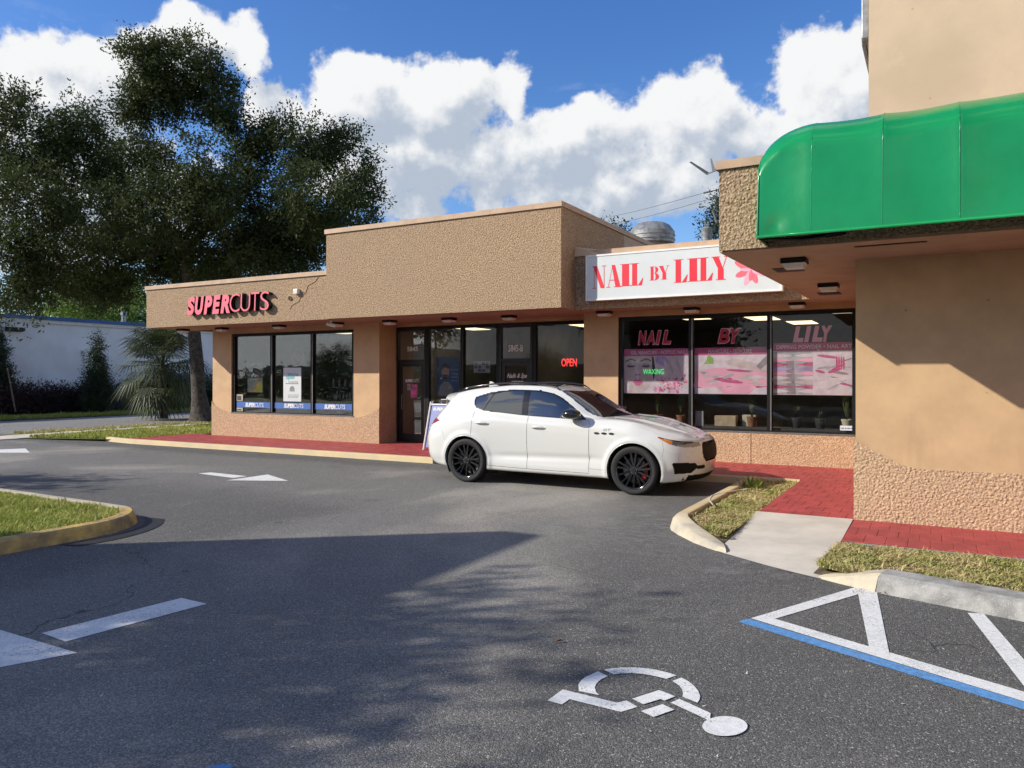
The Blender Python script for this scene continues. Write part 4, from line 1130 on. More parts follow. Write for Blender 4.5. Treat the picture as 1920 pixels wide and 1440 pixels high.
for z0, z1, lb in ((.82, .92, 'yellow window sticker below the blue stripe'), (1.11, 1.30, 'yellow window sticker above the blue stripe')):
    t = thing('window_sticker', lb, 'sticker', (-17.55, PV, z0))
    MB().box(-17.60, -17.34, PV + .001, PV + .003, z0, z1).build('sheet', 'pot_pale', t)
    mb = MB(); poly_on(mb, [(-17.57, z0 + .02), (-17.40, z0 + .02), (-17.40, z1 - .04), (-17.57, z1 - .04)], PV); mb.build('sticker_print', 'print_ink', t)
sh = thing('product_shelf', 'dark shelf unit of hair products behind the right pane', 'shelf', (-13.9, 16.2, .1))
for z in (1.18, 1.52, 1.9): MB().box(-14.7, -13.1, 16.1, 16.4, z - .03, z).build('shelf_board', 'room_dark', sh)
MB().box(-14.7, -13.1, 16.41, 16.44, .1, 2.3).build('back_panel', 'room_dark', sh)
rr = random.Random(9)
words = ['first', 'second', 'third', 'fourth', 'fifth', 'sixth', 'seventh', 'eighth', 'ninth', 'tenth', 'eleventh', 'twelfth']
for z, row, n in ((1.18, 'lower', 12), (1.52, 'upper', 7)):
    for i in range(n):
        u = -14.6 + i * (1.4 / n) + rr.uniform(-.015, .015); h = rr.uniform(.16, .26); r_ = rr.uniform(.03, .042)
        mb = MB(); mb.lathe([(0, 0), (r_, 0), (r_, h * .72), (r_ * .45, h * .82), (r_ * .45, h), (0, h)], 10, (u, 16.2, z))
        tag(mb.build('bottle', rr.choice(['bottle_cream', 'bottle_cream', 'bottle_grey']), smooth=True, angle=40), '%s hair product bottle from the left on the %s shelf' % (words[i], row), 'bottle', 'bottles on the product shelf')
# ------------------------------------------------------------------ window dressing: entrance
QV = RV - .016
pane_text('door_number', 'white number 5845 over the left door', '5845', -12.02, -11.68, 2.46, 2.58, QV, 'white_paint', .02, cat='number')
pane_text('door_number', 'white number 5845-B over the nail salon door', '5845-B', -9.02, -8.62, 2.40, 2.56, QV, 'white_paint', .02, cat='number')
t = thing('door_lettering', 'white SUPERCUTS lettering on the left door', 'lettering', (-11.9, RV - .02, 1.6))
mb = MB(); text_on(mb, 'SUPER', -12.08, -11.86, 1.66, 1.74, RV - .014, 0, .04, .2); text_on(mb, 'CUTS', -11.85, -11.66, 1.66, 1.74, RV - .014, 0, 0, .1); mb.build('lettering', 'white_paint', t)
mb = MB()
for k_ in range(5): bars(mb, -12.02, -11.92, 1.6 - k_ * .035, 1.612 - k_ * .035, RV - .014, 0, 2)
mb.build('opening_hours', 'white_paint', t)
t = thing('door_notice', 'red paper notice taped on the left door', 'notice', (-11.8, RV - .014, 1.3))
MB().box(-11.91, -11.70, RV - .016, RV - .013, 1.26, 1.60).build('sheet', 'decal_rose', t)
t = thing('script_lettering', 'white script Nails and Spa lettering on the salon door', 'lettering', (-8.8, RV - .014, 1.7))
mb = MB(); text_on(mb, 'Nails & Spa', -9.06, -8.52, 1.74, 1.88, RV - .014, 0, .012, .45); mb.build('lettering', 'white_paint', t)
mb = MB(); bars(mb, -8.93, -8.62, 1.68, 1.70, RV - .014, 0, 4); bars(mb, -8.98, -8.58, 1.625, 1.645, RV - .014, 0, 5); mb.build('hours_lettering', 'white_paint', t)
pane_text('neon_open_sign', 'red neon OPEN sign in the dark window', 'OPEN', -7.66, -7.27, 2.04, 2.22, RV + .08, 'neon_red', .012, cat='sign')
po = thing('blue_poster', 'blue poster of a bearded man behind the entrance window', 'poster', (-10.85, RV + .1, 1.4))
MB().box(-11.2, -10.5, RV + .12, RV + .13, 1.3, 2.3).build('sheet', 'poster_navy', po)
mb = MB()
mb2 = RV + .118
poly_on(mb, [(-11.15, 1.31), (-11.1, 1.55), (-10.98, 1.68), (-10.8, 1.66), (-10.68, 1.5), (-10.68, 1.31)], mb2, 3)
poly_on(mb, ell(-10.92, 1.93, .115, .17), mb2 - .002, 0)
poly_on(mb, [(-11.04, 1.98), (-11.02, 2.12), (-10.9, 2.16), (-10.8, 2.08), (-10.83, 2.0), (-10.95, 2.04)], mb2 - .003, 1)
poly_on(mb, [(-11.0, 1.86), (-10.84, 1.86), (-10.86, 1.74), (-10.97, 1.74)], mb2 - .003, 1)
for k_ in range(4): bars(mb, -10.74, -10.56, 1.96 - k_ * .09, 1.985 - k_ * .09, mb2, 2, 2)
mb.build('poster_print', ['print_skin', 'print_hair', 'board_blue', 'poster_grey'], po)
t = thing('paper_notices', 'sheet of black and white notices on the entrance glass', 'notice', (-9.7, RV + .05, 1.9))
MB().box(-10.02, -9.55, RV + .02, RV + .024, 1.90, 2.18).build('sheet', 'curtain_grey', t)
mb = MB()
for i in range(4):
    for j in range(3):
        if (i + j) % 3: poly_on(mb, S(-10.0 + i * .11, -9.91 + i * .11, 1.92 + j * .085, 1.99 + j * .085, R(0, 0, 1, 1)), RV + .018)
mb.build('notice_print', 'print_ink', t)
# sandwich board
ab = thing('sandwich_board', 'blue sandwich board with white frame standing behind the white car', 'sign', (-10.08, 14.9, WZ))
for sgn, nm in ((-1, 'front_panel'), (1, 'back_panel')):
    f = lambda u, h, o=0.0: (u, 14.9 + sgn * (.30 * (1 - h / 1.1) + .02) + o, WZ + h)
    mb = MB(); mb.add([f(-10.39, .06), f(-9.75, .06), f(-9.75, 1.02), f(-10.39, 1.02), f(-10.39, .06, .012), f(-9.75, .06, .012), f(-9.75, 1.02, .012), f(-10.39, 1.02, .012)],
                      [(0, 1, 2, 3), (7, 6, 5, 4), (0, 4, 5, 1), (1, 5, 6, 2), (2, 6, 7, 3), (3, 7, 4, 0)]); p_ = mb.build(nm, 'board_blue', ab)
    mb = MB(); o_ = sgn * .012
    mb.tube([f(-10.42, 0, o_), f(-10.42, 1.10, o_)], .022, 6); mb.tube([f(-9.72, 0, o_), f(-9.72, 1.10, o_)], .022, 6); mb.tube([f(-10.42, 1.04, o_), f(-9.72, 1.04, o_)], .018, 6); mb.build('frame', 'white_paint', ab)
mb = MB(); mb.tube([(-10.15, 14.9, WZ + 1.05), (-10.15, 14.9, WZ + 1.16), (-9.99, 14.9, WZ + 1.16), (-9.99, 14.9, WZ + 1.05)], .012, 6); mb.build('handle', 'white_paint', ab)
mb = MB(); text_on(mb, 'SUPERCUTS', -10.33, -9.83, WZ + .90, WZ + .97, 14.62, 0, .03, .2); text_on(mb, 'W', -10.35, -10.23, WZ + .40, WZ + .52, 14.48, 0, .05)
mb.v = [(p[0], 14.9 - (.30 * (1 - (p[2] - WZ) / 1.1) + .02) - .004, p[2]) for p in mb.v]
tag(mb.build('board_lettering', 'white_paint', ab), kind='stuff')

# ------------------------------------------------------------------ window dressing: nail salon
BV = GV + .016
def banner(u0, u1, z0, z1, label, strip_text, tu0, tu1):
    t = thing('window_banner', label, 'banner', (u0, BV, z0), 'pink banners in the nail window')
    MB().box(u0, u1, BV, BV + .004, z0, z1 - .15).build('sheet', 'decal_white', t)
    MB().box(u0, u1, BV, BV + .004, z1 - .149, z1).build('title_strip', 'decal_pink', t)
    mb = MB(); text_on(mb, strip_text, tu0, tu1, z1 - .112, z1 - .037, BV - .001, 0, .02); mb.build('title_lettering', 'decal_white', t)
    return t
rq = random.Random(4)
PM = ['decal_skin', 'decal_shade', 'decal_dark', 'decal_rose', 'decal_pale', 'decal_lilac', 'decal_green', 'decal_white', 'decal_grey', 'decal_pink']
t1 = banner(-5.88, -4.45, 1.45, 2.38, 'pink banner with a woman\'s face and flowers on the left pane', 'GEL MANICURE \u2022 ACRYLIC NAILS', -5.70, -4.48)
mb = MB(); v0 = BV - .001
poly_on(mb, [(-5.87, 1.46), (-5.86, 2.22), (-5.25, 2.22), (-5.18, 2.0), (-5.2, 1.75), (-5.32, 1.55), (-5.42, 1.46)], v0, 0)
poly_on(mb, ell(-5.56, 1.93, .045, .24, 16, rot=.05), v0 - .0004, 7)
for cx, s_ in ((-5.70, 1), (-5.37, -1)):
    poly_on(mb, ell(cx, 2.03, .085, .055, 18), v0 - .0005, 8)
    poly_on(mb, ell(cx, 2.03, .10, .028, 18, math.pi, 2 * math.pi), v0 - .001, 2)
    poly_on(mb, [(cx - .13, 2.13), (cx, 2.19), (cx + .12, 2.14), (cx + .10, 2.125), (cx, 2.165), (cx - .1, 2.115)], v0 - .001, 2)
poly_on(mb, ell(-5.58, 1.84, .035, .02, 12), v0 - .001, 1); poly_on(mb, ell(-5.51, 1.84, .028, .018, 12), v0 - .0012, 1)
poly_on(mb, [(-5.66, 1.69), (-5.59, 1.745), (-5.545, 1.73), (-5.50, 1.745), (-5.43, 1.69), (-5.50, 1.615), (-5.59, 1.615)], v0 - .0042, 9)
poly_on(mb, [(-5.66, 1.69), (-5.545, 1.68), (-5.43, 1.69), (-5.545, 1.672)], v0 - .0046, 2)
poly_on(mb, [(-5.24, 2.22), (-5.2, 2.22), (-5.16, 1.9), (-5.2, 1.72), (-5.23, 1.9)], v0 - .0018, 2)
for k_ in range(3):
    q = -5.87 + k_ * .055
    poly_on(mb, [(q, 1.46), (q + .06, 1.46), (q + .10, 1.64 - k_ * .03), (q + .075, 1.70 - k_ * .03), (q + .03, 1.64)], v0 - .002 - k_ * .0003, 7 if k_ % 2 else 0)
poly_on(mb, [(-5.18, 2.22), (-4.95, 2.22), (-4.85, 2.1), (-4.95, 2.0), (-5.14, 2.08)], v0 - .0006, 5)
for k_ in range(5):
    q = -4.92 + k_ * .085
    poly_on(mb, ell(q, 1.98 + .03 * (k_ % 2), .03, .17, 14, rot=.35), v0 - .001 - k_ * .0003, 0 if k_ % 2 else 7)
for k_ in range(26):
    cx, cz = rq.uniform(-5.15, -4.5), rq.uniform(1.5, 1.80); r0 = rq.uniform(.03, .065)
    for j in range(4):
        q = j * math.pi / 2 + rq.random()
        poly_on(mb, ell(cx + math.cos(q) * r0 * .6, cz + math.sin(q) * r0 * .6, r0 * .75, r0 * .42, 10, rot=q), v0 - .002 - (k_ * 4 + j) * .00004, rq.choice([3, 4, 4, 7, 8, 9]))
mb.build('banner_print', PM, t1)
t2 = banner(-4.34, -2.91, 1.45, 2.38, 'pink banner with hands and petals on the middle pane', 'MANICURE \u2022 PEDICURE', -4.06, -3.2)
mb = MB()
poly_on(mb, [(-4.33, 1.46), (-4.33, 1.9), (-3.9, 1.98), (-3.3, 1.94), (-2.92, 1.9), (-2.92, 1.46)], v0, 4)
poly_on(mb, [(-3.75, 2.10), (-3.55, 2.17), (-3.2, 2.08), (-3.05, 2.04), (-2.92, 2.2), (-2.92, 1.88), (-3.15, 1.93), (-3.4, 1.97), (-3.66, 2.03)], v0 - .0005, 0)
poly_on(mb, [(-3.12, 2.0), (-2.92, 2.22), (-2.92, 2.04), (-3.04, 1.94)], v0 - .0008, 1)
poly_on(mb, [(-4.15, 2.05), (-4.09, 2.14), (-4.08, 2.2), (-4.04, 2.26), (-4.0, 2.2), (-3.96, 2.18), (-3.95, 2.06)], v0 - .0005, 6)
for k_ in range(34):
    cx, cz = rq.uniform(-4.3, -2.96), rq.uniform(1.52, 1.92)
    poly_on(mb, ell(cx, cz, rq.uniform(.08, .26), rq.uniform(.012, .04), 14, rot=rq.uniform(-.35, .35)), v0 - .001 - k_ * .00006, rq.choice([3, 4, 7, 7, 0, 8, 9]))
poly_on(mb, [(-4.33, 1.46), (-4.33, 1.56), (-3.9, 1.6), (-3.75, 1.46)], v0 - .0035, 7)
poly_on(mb, [(-3.75, 1.5), (-3.7, 1.58), (-3.3, 1.66), (-3.1, 1.6), (-3.3, 1.46), (-3.7, 1.46)], v0 - .0036, 4)
poly_on(mb, [(-3.25, 1.46), (-3.15, 1.57), (-2.92, 1.6), (-2.92, 1.46)], v0 - .0037, 7)
mb.build('banner_print', PM, t2)
t3 = banner(-2.80, -1.36, 1.45, 2.44, 'pink banner with pointed nail tips on the right pane', 'DIPPING POWDER \u2022 NAIL ART', -2.74, -1.40)
mb = MB()
poly_on(mb, [(-2.79, 1.46), (-2.79, 2.28), (-2.08, 2.28), (-2.08, 1.46)], v0, 8)
poly_on(mb, [(-2.55, 1.46), (-2.56, 2.1), (-2.42, 2.1), (-2.38, 1.46)], v0 - .0003, 1)
for k_ in range(9):
    z = 1.52 + k_ * .085
    for s_, c0 in ((1, -2.79), (-1, -2.08)):
        poly_on(mb, [(c0, z - .035), (c0 + s_ * .12, z - .035), (c0 + s_ * (.30 + .05 * (k_ % 3)), z), (c0 + s_ * .12, z + .035), (c0, z + .035)], v0 - .0008 - k_ * .0001, [7, 3, 0, 7, 4, 5, 3, 4, 7][k_])
for k_ in range(22):
    cx, cz = rq.uniform(-2.0, -1.45), rq.uniform(1.52, 2.24)
    poly_on(mb, ell(cx, cz, rq.uniform(.08, .2), rq.uniform(.012, .03), 12, rot=rq.uniform(-.6, .5)), v0 - .001 - k_ * .00008, rq.choice([0, 8, 7, 3, 1, 7, 9]))
for k_ in range(4):
    poly_on(mb, ell(-1.66 + k_ * .04, 2.05, .016, .13, 12), v0 - .004 - k_ * .0002, 9)
mb.build('banner_print', PM, t3)
def outlined(name, label, body, u0, u1, z0, z1, inner, outer):
    t = thing(name, label, 'window decal', (u0, BV, z0), 'big window letters')
    for i, ch in enumerate(body):
        n = len(body); wd = (u1 - u0) / n
        a, b = u0 + i * wd, u0 + (i + 1) * wd - .01
        if ch == 'I': a, b = a + wd * .18, b - wd * .18
        m1 = MB(); text_on(m1, ch, a - .018, b + .018, z0 - .018, z1 + .018, BV - .001, 0, .03 if ch == 'B' else .07, .22); o = m1.build('letter', outer, t)
        m1 = MB(); text_on(m1, ch, a, b, z0, z1, BV - .003, 0, .022 if ch == 'B' else .055, .22); m1.build('letter_face', inner, o)
outlined('window_letters', 'dark red italic NAIL letters on the left window pane', 'NAIL', -5.53, -4.83, 2.48, 2.75, 'decal_red', 'decal_pale')
outlined('window_letters', 'dark red italic BY letters on the middle window pane', 'BY', -3.86, -3.40, 2.47, 2.75, 'decal_red', 'decal_pale')
outlined('window_letters', 'pale pink italic LILY letters on the right window pane', 'LILY', -2.42, -1.74, 2.47, 2.74, 'decal_pale', 'decal_pale')
t = thing('neon_waxing_sign', 'green WAXING sign over the woman\'s face banner', 'sign', (-5.3, BV, 1.85))
mb = MB(); text_on(mb, 'WAXING', -5.43, -4.98, 1.85, 1.96, BV - .008, 0, -.004); mb.build('lettering', 'neon_green', t)
# things on the inner sill
def sill_plant(u, v, label, pot, h, kind, seed):
    r_ = random.Random(seed)
    t = thing('potted_plant', label, 'plant', (u, v, .80), 'plants on the inner window sill')
    m1 = MB(); m1.lathe([(0, 0), (.07, 0), (.10, .17), (.105, .17), (.105, .20), (.09, .2), (.085, .17), (0, .16)], 14, (u, v, .80)); m1.build('pot', pot, t, smooth=True, angle=40)
    m1 = MB()
    for k_ in range(16 if kind else 26):
        a = r_.uniform(0, 6.28); L = h * r_.uniform(.5, 1.0); sp_ = r_.uniform(.1, .5) if kind else r_.uniform(.05, .3)
        pts = [Vector((u, v, .97)) + Vector((math.cos(a) * sp_ * L * q_, math.sin(a) * sp_ * L * q_ * .5, L * (q_ - (.55 * q_ * q_ if kind else 0)))) for q_ in (0, .3, .6, .85, 1)]
        w_ = .012 if kind else .02
        sd = Vector((-math.sin(a), math.cos(a), 0)) * w_
        for i in range(4):
            k1 = 1 - i / 4; k2 = 1 - (i + 1) / 4
            m1.add([pts[i] - sd * k1, pts[i] + sd * k1, pts[i + 1] + sd * k2, pts[i + 1] - sd * k2], [(0, 1, 2, 3)])
        if not kind:
            c = pts[4]
            m1.add([c, c + Vector((.03, 0, .02)), c + Vector((.0, 0, .07)), c + Vector((-.03, 0, .02))], [(0, 1, 2, 3)])
    m1.build('leaves', 'palm_leaf', t)
MB_ = MB(); MB_.box(-5.9, -1.35, GV + .06, GV + .55, .66, .80); MB_.build('inner_sill', 'room_dark', shop)
sill_plant(-5.2, GV + .3, 'leafy plant on the sill behind the left nail pane', 'pot_clay', .45, False, 1)
sill_plant(-4.7, GV + .3, 'flowering plant beside the first window mullion', 'pot_clay', .38, False, 2)
sill_plant(-3.25, GV + .25, 'pot plant with rusty leaves beside the cardboard box', 'pot_clay', .3, False, 3)
sill_plant(-2.42, GV + .28, 'dark pot plant right of the second window mullion', 'rubber_black', .22, False, 4)
sill_plant(-1.98, GV + .25, 'spider plant with arching leaves on the sill', 'rubber_black', .38, True, 5)
sill_plant(-1.50, GV + .2, 'tall thin plant in pale pot at the right window end', 'pot_pale', .65, False, 6)
t = thing('cardboard_box', 'plain cardboard box on the nail salon window sill', 'box', (-3.85, GV + .3, .8))
MB().box(-3.98, -3.56, GV + .2, GV + .42, .80, 1.01).build('carton', 'cardboard', t, bevel=.004)
t = thing('pale_box', 'small pale box on the sill left of the second mullion', 'box', (-3.3, GV + .2, .8))
MB().box(-3.46, -3.2, GV + .34, GV + .5, .80, 1.03).build('carton', 'pot_pale', t, bevel=.004)
t = thing('menu_card', 'small printed card leaning by the first mullion', 'card', (-4.25, GV + .1, .8))
MB().box(-4.33, -4.17, GV + .06, GV + .068, .80, 1.10).build('card_sheet', 'curtain_grey', t)
t = thing('window_sticker', 'white barcode style sticker at the lower right window corner', 'sticker', (-1.5, GV, .8))
MB().box(-1.60, -1.36, PV + .001, PV + .003, .80, .89).build('sheet', 'sign_white', t)
mb = MB(); bars(mb, -1.58, -1.38, .83, .85, PV, 0, 4); mb.build('sticker_print', 'poster_blue', t)
# lit ceiling panels seen through the glass
for i, (u, v, w) in enumerate([(-16.2, 18.2, 'behind the middle salon pane'), (-14.1, 17.0, 'behind the right salon pane'), (-11.6, 18.5, 'behind the left door'), (-10.6, 17.3, 'behind the entrance window'), (-10.2, 19.5, 'deep behind the entrance window'),
                               (-5.0, 17.6, 'behind the left nail pane'), (-3.6, 18.6, 'behind the middle nail pane'), (-1.7, 17.3, 'behind the right nail pane'), (-3.0, 20.5, 'deep inside the nail salon'), (-8.2, 19.0, 'behind the neon sign')]):
    t = thing('ceiling_light', 'lit warm ceiling panel %s' % w, 'light', (u, v, 3.19), 'fluorescent ceiling panels')
    MB().box(u - .34, u + .34, v - .64, v + .64, 3.17, 3.1995).build('frame', 'white_paint', t)
    MB().box(u - .3, u + .3, v - .6, v + .6, 3.162, 3.1695).build('diffuser', 'tube_light', t)
# furniture hinted at in the dark rooms
t = thing('reception_counter', 'pale reception counter behind the left door', 'counter', (-11.8, 18, .1))
MB().box(-12.3, -11.3, 17.6, 18.2, .1, 1.1).build('cabinet', 'curtain_grey', t); MB().box(-12.35, -11.25, 17.55, 18.25, 1.1, 1.15).build('counter_top', 'white_paint', t)

# ------------------------------------------------------------------ the white car (local x forward, rear axle at 0, y left, z up)
car = thing('parked_car', 'white five door crossover car with black wheels parked along the red walkway', 'car', (-7.04, 12.03, 0), rz=1e-9)
WLOC[car.name] = Vector((0, 0, 0))
def curve(keys):
    xs = np.array([k[0] for k in keys], float); ys = np.array([k[1] for k in keys], float)
    h = np.diff(xs); d = np.diff(ys) / h
    m = np.zeros(len(xs)); m[0], m[-1] = d[0], d[-1]
    for i in range(1, len(xs) - 1):
        if d[i - 1] * d[i] > 0:
            w1, w2 = 2 * h[i] + h[i - 1], h[i] + 2 * h[i - 1]
            m[i] = (w1 + w2) / (w1 / d[i - 1] + w2 / d[i])
    def f(x):
        x = np.clip(x, xs[0], xs[-1]); i = np.clip(np.searchsorted(xs, x) - 1, 0, len(xs) - 2)
        t = (x - xs[i]) / h[i]
        return ((2*t**3 - 3*t**2 + 1) * ys[i] + (t**3 - 2*t**2 + t) * h[i] * m[i] + (-2*t**3 + 3*t**2) * ys[i+1] + (t**3 - t**2) * h[i] * m[i+1])
    return f
# rails from the sill up to the centre line: (rear end x, rear z), (front end x, front z), half width keys, height keys
RAILS = [
 ((-.72, .30), (3.70, .22), [(-.9, .62), (0, .70), (3, .70), (3.9, .6)], [(-.9, .30), (0, .24), (3, .22), (3.9, .22)]),
 ((-.86, .27), (3.84, .215), [(-.9, .80), (-.4, .88), (.5, .915), (2.5, .915), (3.3, .90), (3.9, .74)], [(-.9, .28), (-.4, .25), (.5, .235), (2.5, .225), (3.4, .205), (3.9, .25)]),
 ((-.98, .36), (3.91, .33), [(-.9, .86), (-.4, .93), (.5, .955), (2.5, .955), (3.2, .95), (3.9, .80)], [(-.9, .38), (.5, .33), (2.5, .32), (3.9, .36)]),
 ((-1.02, .52), (3.945, .50), [(-.9, .88), (-.4, .955), (.0, .97), (.6, .945), (1.3, .94), (2.3, .945), (2.9, .975), (3.2, .965), (3.9, .82)], [(-.9, .53), (.6, .50), (2.5, .49), (3.9, .50)]),
 ((-1.04, .74), (3.95, .66), [(-.9, .87), (-.4, .955), (.0, .985), (.6, .965), (1.3, .955), (2.3, .96), (2.9, .985), (3.2, .97), (3.9, .80)], [(-.9, .76), (0, .80), (1.2, .77), (2.4, .76), (3, .80), (3.9, .67)]),
 ((-1.00, .94), (3.925, .80), [(-.9, .80), (-.4, .92), (.0, .965), (.6, .955), (1.3, .945), (2.3, .945), (2.9, .955), (3.2, .93), (3.6, .84), (3.9, .7)], [(-.9, .96), (-.3, 1.03), (.3, 1.05), (1.2, 1.01), (2.3, .985), (2.9, .99), (3.25, .92), (3.6, .84), (3.9, .80)]),
 ((-.93, 1.08), (3.90, .845), [(-.9, .70), (-.5, .80), (-.1, .865), (.4, .89), (1.0, .89), (2.0, .885), (2.4, .88), (2.9, .875), (3.2, .84), (3.6, .74), (3.9, .6)], [(-.9, 1.09), (-.4, 1.15), (.1, 1.20), (.5, 1.19), (1.1, 1.145), (1.8, 1.115), (2.3, 1.10), (2.6, 1.10), (2.95, 1.085), (3.25, 1.00), (3.6, .90), (3.9, .845)]),
 ((-.76, 1.29), (3.895, .855), [(-.9, .60), (-.5, .70), (-.1, .77), (.4, .80), (1.0, .80), (1.7, .795), (2.05, .80), (2.3, .82), (2.6, .80), (3.0, .76), (3.4, .66), (3.9, .5)], [(-.9, 1.27), (-.5, 1.32), (-.1, 1.36), (.4, 1.39), (1.0, 1.385), (1.6, 1.35), (1.9, 1.25), (2.1, 1.165), (2.35, 1.135), (2.7, 1.13), (3.0, 1.095), (3.35, 1.0), (3.9, .855)]),
 ((-.66, 1.44), (3.89, .862), [(-.9, .5), (-.5, .57), (-.1, .63), (.4, .66), (1.0, .66), (1.5, .665), (1.75, .70), (2.0, .745), (2.2, .765), (2.45, .74), (3.0, .62), (3.5, .50), (3.9, .4)], [(-.9, 1.44), (-.5, 1.475), (-.1, 1.535), (.35, 1.585), (.8, 1.612), (1.2, 1.605), (1.5, 1.56), (1.75, 1.455), (2.0, 1.30), (2.2, 1.185), (2.4, 1.15), (2.8, 1.125), (3.2, 1.045), (3.6, .94), (3.9, .862)]),
 ((-.66, 1.485), (3.887, .866), [(-.9, .36), (-.1, .48), (.5, .52), (1.4, .53), (2.0, .56), (2.4, .56), (3.0, .46), (3.9, .3)], [(-.9, 1.485), (-.5, 1.52), (-.1, 1.585), (.35, 1.63), (.8, 1.655), (1.3, 1.645), (1.6, 1.595), (1.8, 1.52), (2.1, 1.345), (2.35, 1.20), (2.52, 1.155), (2.9, 1.125), (3.3, 1.04), (3.65, .935), (3.9, .866)]),
 ((-.67, 1.50), (3.885, .868), [(-.9, .0), (3.9, .0)], [(-.9, 1.50), (-.5, 1.55), (-.1, 1.61), (.35, 1.655), (.8, 1.675), (1.3, 1.668), (1.6, 1.622), (1.82, 1.55), (2.15, 1.375), (2.45, 1.225), (2.60, 1.168), (3.0, 1.125), (3.4, 1.03), (3.7, .93), (3.9, .868)]),
]
NS, NTT = 560, 150
s = np.linspace(0, 1, NS + 1)
sw = s + .055 * np.sin(2 * np.pi * s) * -1.0 * .9          # denser stations at both ends
sw = (sw - sw[0]) / (sw[-1] - sw[0])
rx, ry, rz_ = [], [], []
for (re, fe, wk, zk) in RAILS:
    x = re[0] + (fe[0] - re[0]) * sw
    Yf, Zf = curve(wk)(x), curve(zk)(x)
    dr, df = (x - re[0]), (fe[0] - x)
    cr = np.clip(dr / .42, 0, 1); cf = np.clip(df / .55, 0, 1)
    fr_ = (1 - (1 - cr) ** 3.2) ** (1 / 3.2); ff = (1 - (1 - cf) ** 2.6) ** (1 / 2.6)
    kr = np.clip(dr / .25, 0, 1); kf = np.clip(df / .25, 0, 1)
    sm = lambda q: q * q * (3 - 2 * q)
    z = Zf * sm(kr) * sm(kf) + re[1] * (1 - sm(kr)) + fe[1] * (1 - sm(kf)) * (1 - 0)
    rx.append(x); ry.append(Yf * fr_ * ff); rz_.append(np.where(kr < 1, Zf * sm(kr) + re[1] * (1 - sm(kr)), np.where(kf < 1, Zf * sm(kf) + fe[1] * (1 - sm(kf)), Zf)))
rx, ry, rz_ = map(np.array, (rx, ry, rz_))
tt = np.linspace(0, len(RAILS) - 1, NTT + 1)
def across(A):
    out = np.zeros((NTT + 1, NS + 1)); n = len(RAILS)
    for k_, t in enumerate(tt):
        i = min(int(t), n - 2); f = t - i
        p1, p2 = A[i], A[i + 1]
        p0 = A[i - 1] if i else 2 * p1 - p2
        p3 = A[i + 2] if i + 2 < n else None
        m1 = (p2 - p0) / 2; m2 = ((p3 - p1) / 2) if p3 is not None else (p2 - p1)
        out[k_] = (2*f**3 - 3*f**2 + 1) * p1 + (f**3 - 2*f**2 + f) * m1 + (-2*f**3 + 3*f**2) * p2 + (f**3 - f**2) * m2
    return out
CX, CYY, CZ = across(rx), np.maximum(across(ry), 0), across(rz_)
CYY[-1] = 0
# arch flares
for ax in (0.0, 3.0):
    rr_ = np.hypot(CX - ax, CZ - .365)
    CYY += np.where((CZ < 1.0) & (CYY > .5), .020 * np.exp(-((rr_ - .455) / .045) ** 2), 0)
# crease along the lower doors
CYY -= np.where((CX > .35) & (CX < 2.6) & (CYY > .5), .016 * np.exp(-((CZ - (.47 + .02 * CX)) / .05) ** 2) * np.clip((CX - .35) / .4, 0, 1) * np.clip((2.6 - CX) / .3, 0, 1), 0)
# hood ridges
CZ += np.where((CX > 2.55) & (CX < 3.8), .013 * np.exp(-((CYY - (.56 - .16 * (CX - 2.5))) / .05) ** 2), 0)
idx = np.arange((NTT + 1) * (NS + 1)).reshape(NTT + 1, NS + 1)
Q = np.stack([idx[:-1, :-1], idx[:-1, 1:], idx[1:, 1:], idx[1:, :-1]], -1).reshape(-1, 4)
fc = lambda A: (A[:-1, :-1] + A[:-1, 1:] + A[1:, 1:] + A[1:, :-1]).ravel() / 4
fx_, fy_, fz_ = fc(CX), fc(CYY), fc(CZ)
ft = np.repeat((tt[:-1] + tt[1:]) / 2, NS)
lab = np.zeros(len(Q), int)      # 0 body
LB = dict(body=0, rear_door=1, front_door=2, trim=3, qglass=4, rglass=5, fglass=6, windshield=7, roof_glass=8, head=9, amber=10, tail=11, grille=12, intake=13, gap=14, hole=15, splitter=16, rearglass=17, hood=18, cowl=19, lamp=20)
side = (ft > 1) & (ft < 8.6)
low = ft < 6.3
rdoor = [(.125, 1.22), (.115, .80), (.18, .72), (.30, .60), (.40, .44), (.455, .31), (1.175, .295), (1.165, 1.20)]
fdoor = [(1.165, 1.20), (1.175, .295), (2.265, .285), (2.265, 1.06), (2.22, 1.16)]
inr, inf_ = in_poly(fx_, fz_, rdoor) & low, in_poly(fx_, fz_, fdoor) & low
lab[inr] = 1; lab[inf_] = 2
hood_ = (fx_ > 2.38 + .16 * np.clip(1 - fy_ / .74, 0, 1)) & (fy_ < .735 - .19 * np.clip((fx_ - 2.5) / 1.3, 0, 1)) & (ft > 6.5) & (fx_ < 3.80)
lab[hood_] = 18
dlo = [(.07, 1.45), (.06, 1.40), (.085, 1.315), (.14, 1.265), (.30, 1.222), (.65, 1.19), (1.09, 1.158), (1.6, 1.132), (2.20, 1.108), (2.09, 1.185), (1.92, 1.315), (1.72, 1.445), (1.54, 1.525), (1.29, 1.572), (1.0, 1.583), (.71, 1.573), (.38, 1.535)]
ind = in_poly(fx_, fz_, dlo) & (ft > 5.6) & (ft < 8.35)
lab[ind] = 3
cen = np.array([1.0, 1.35])
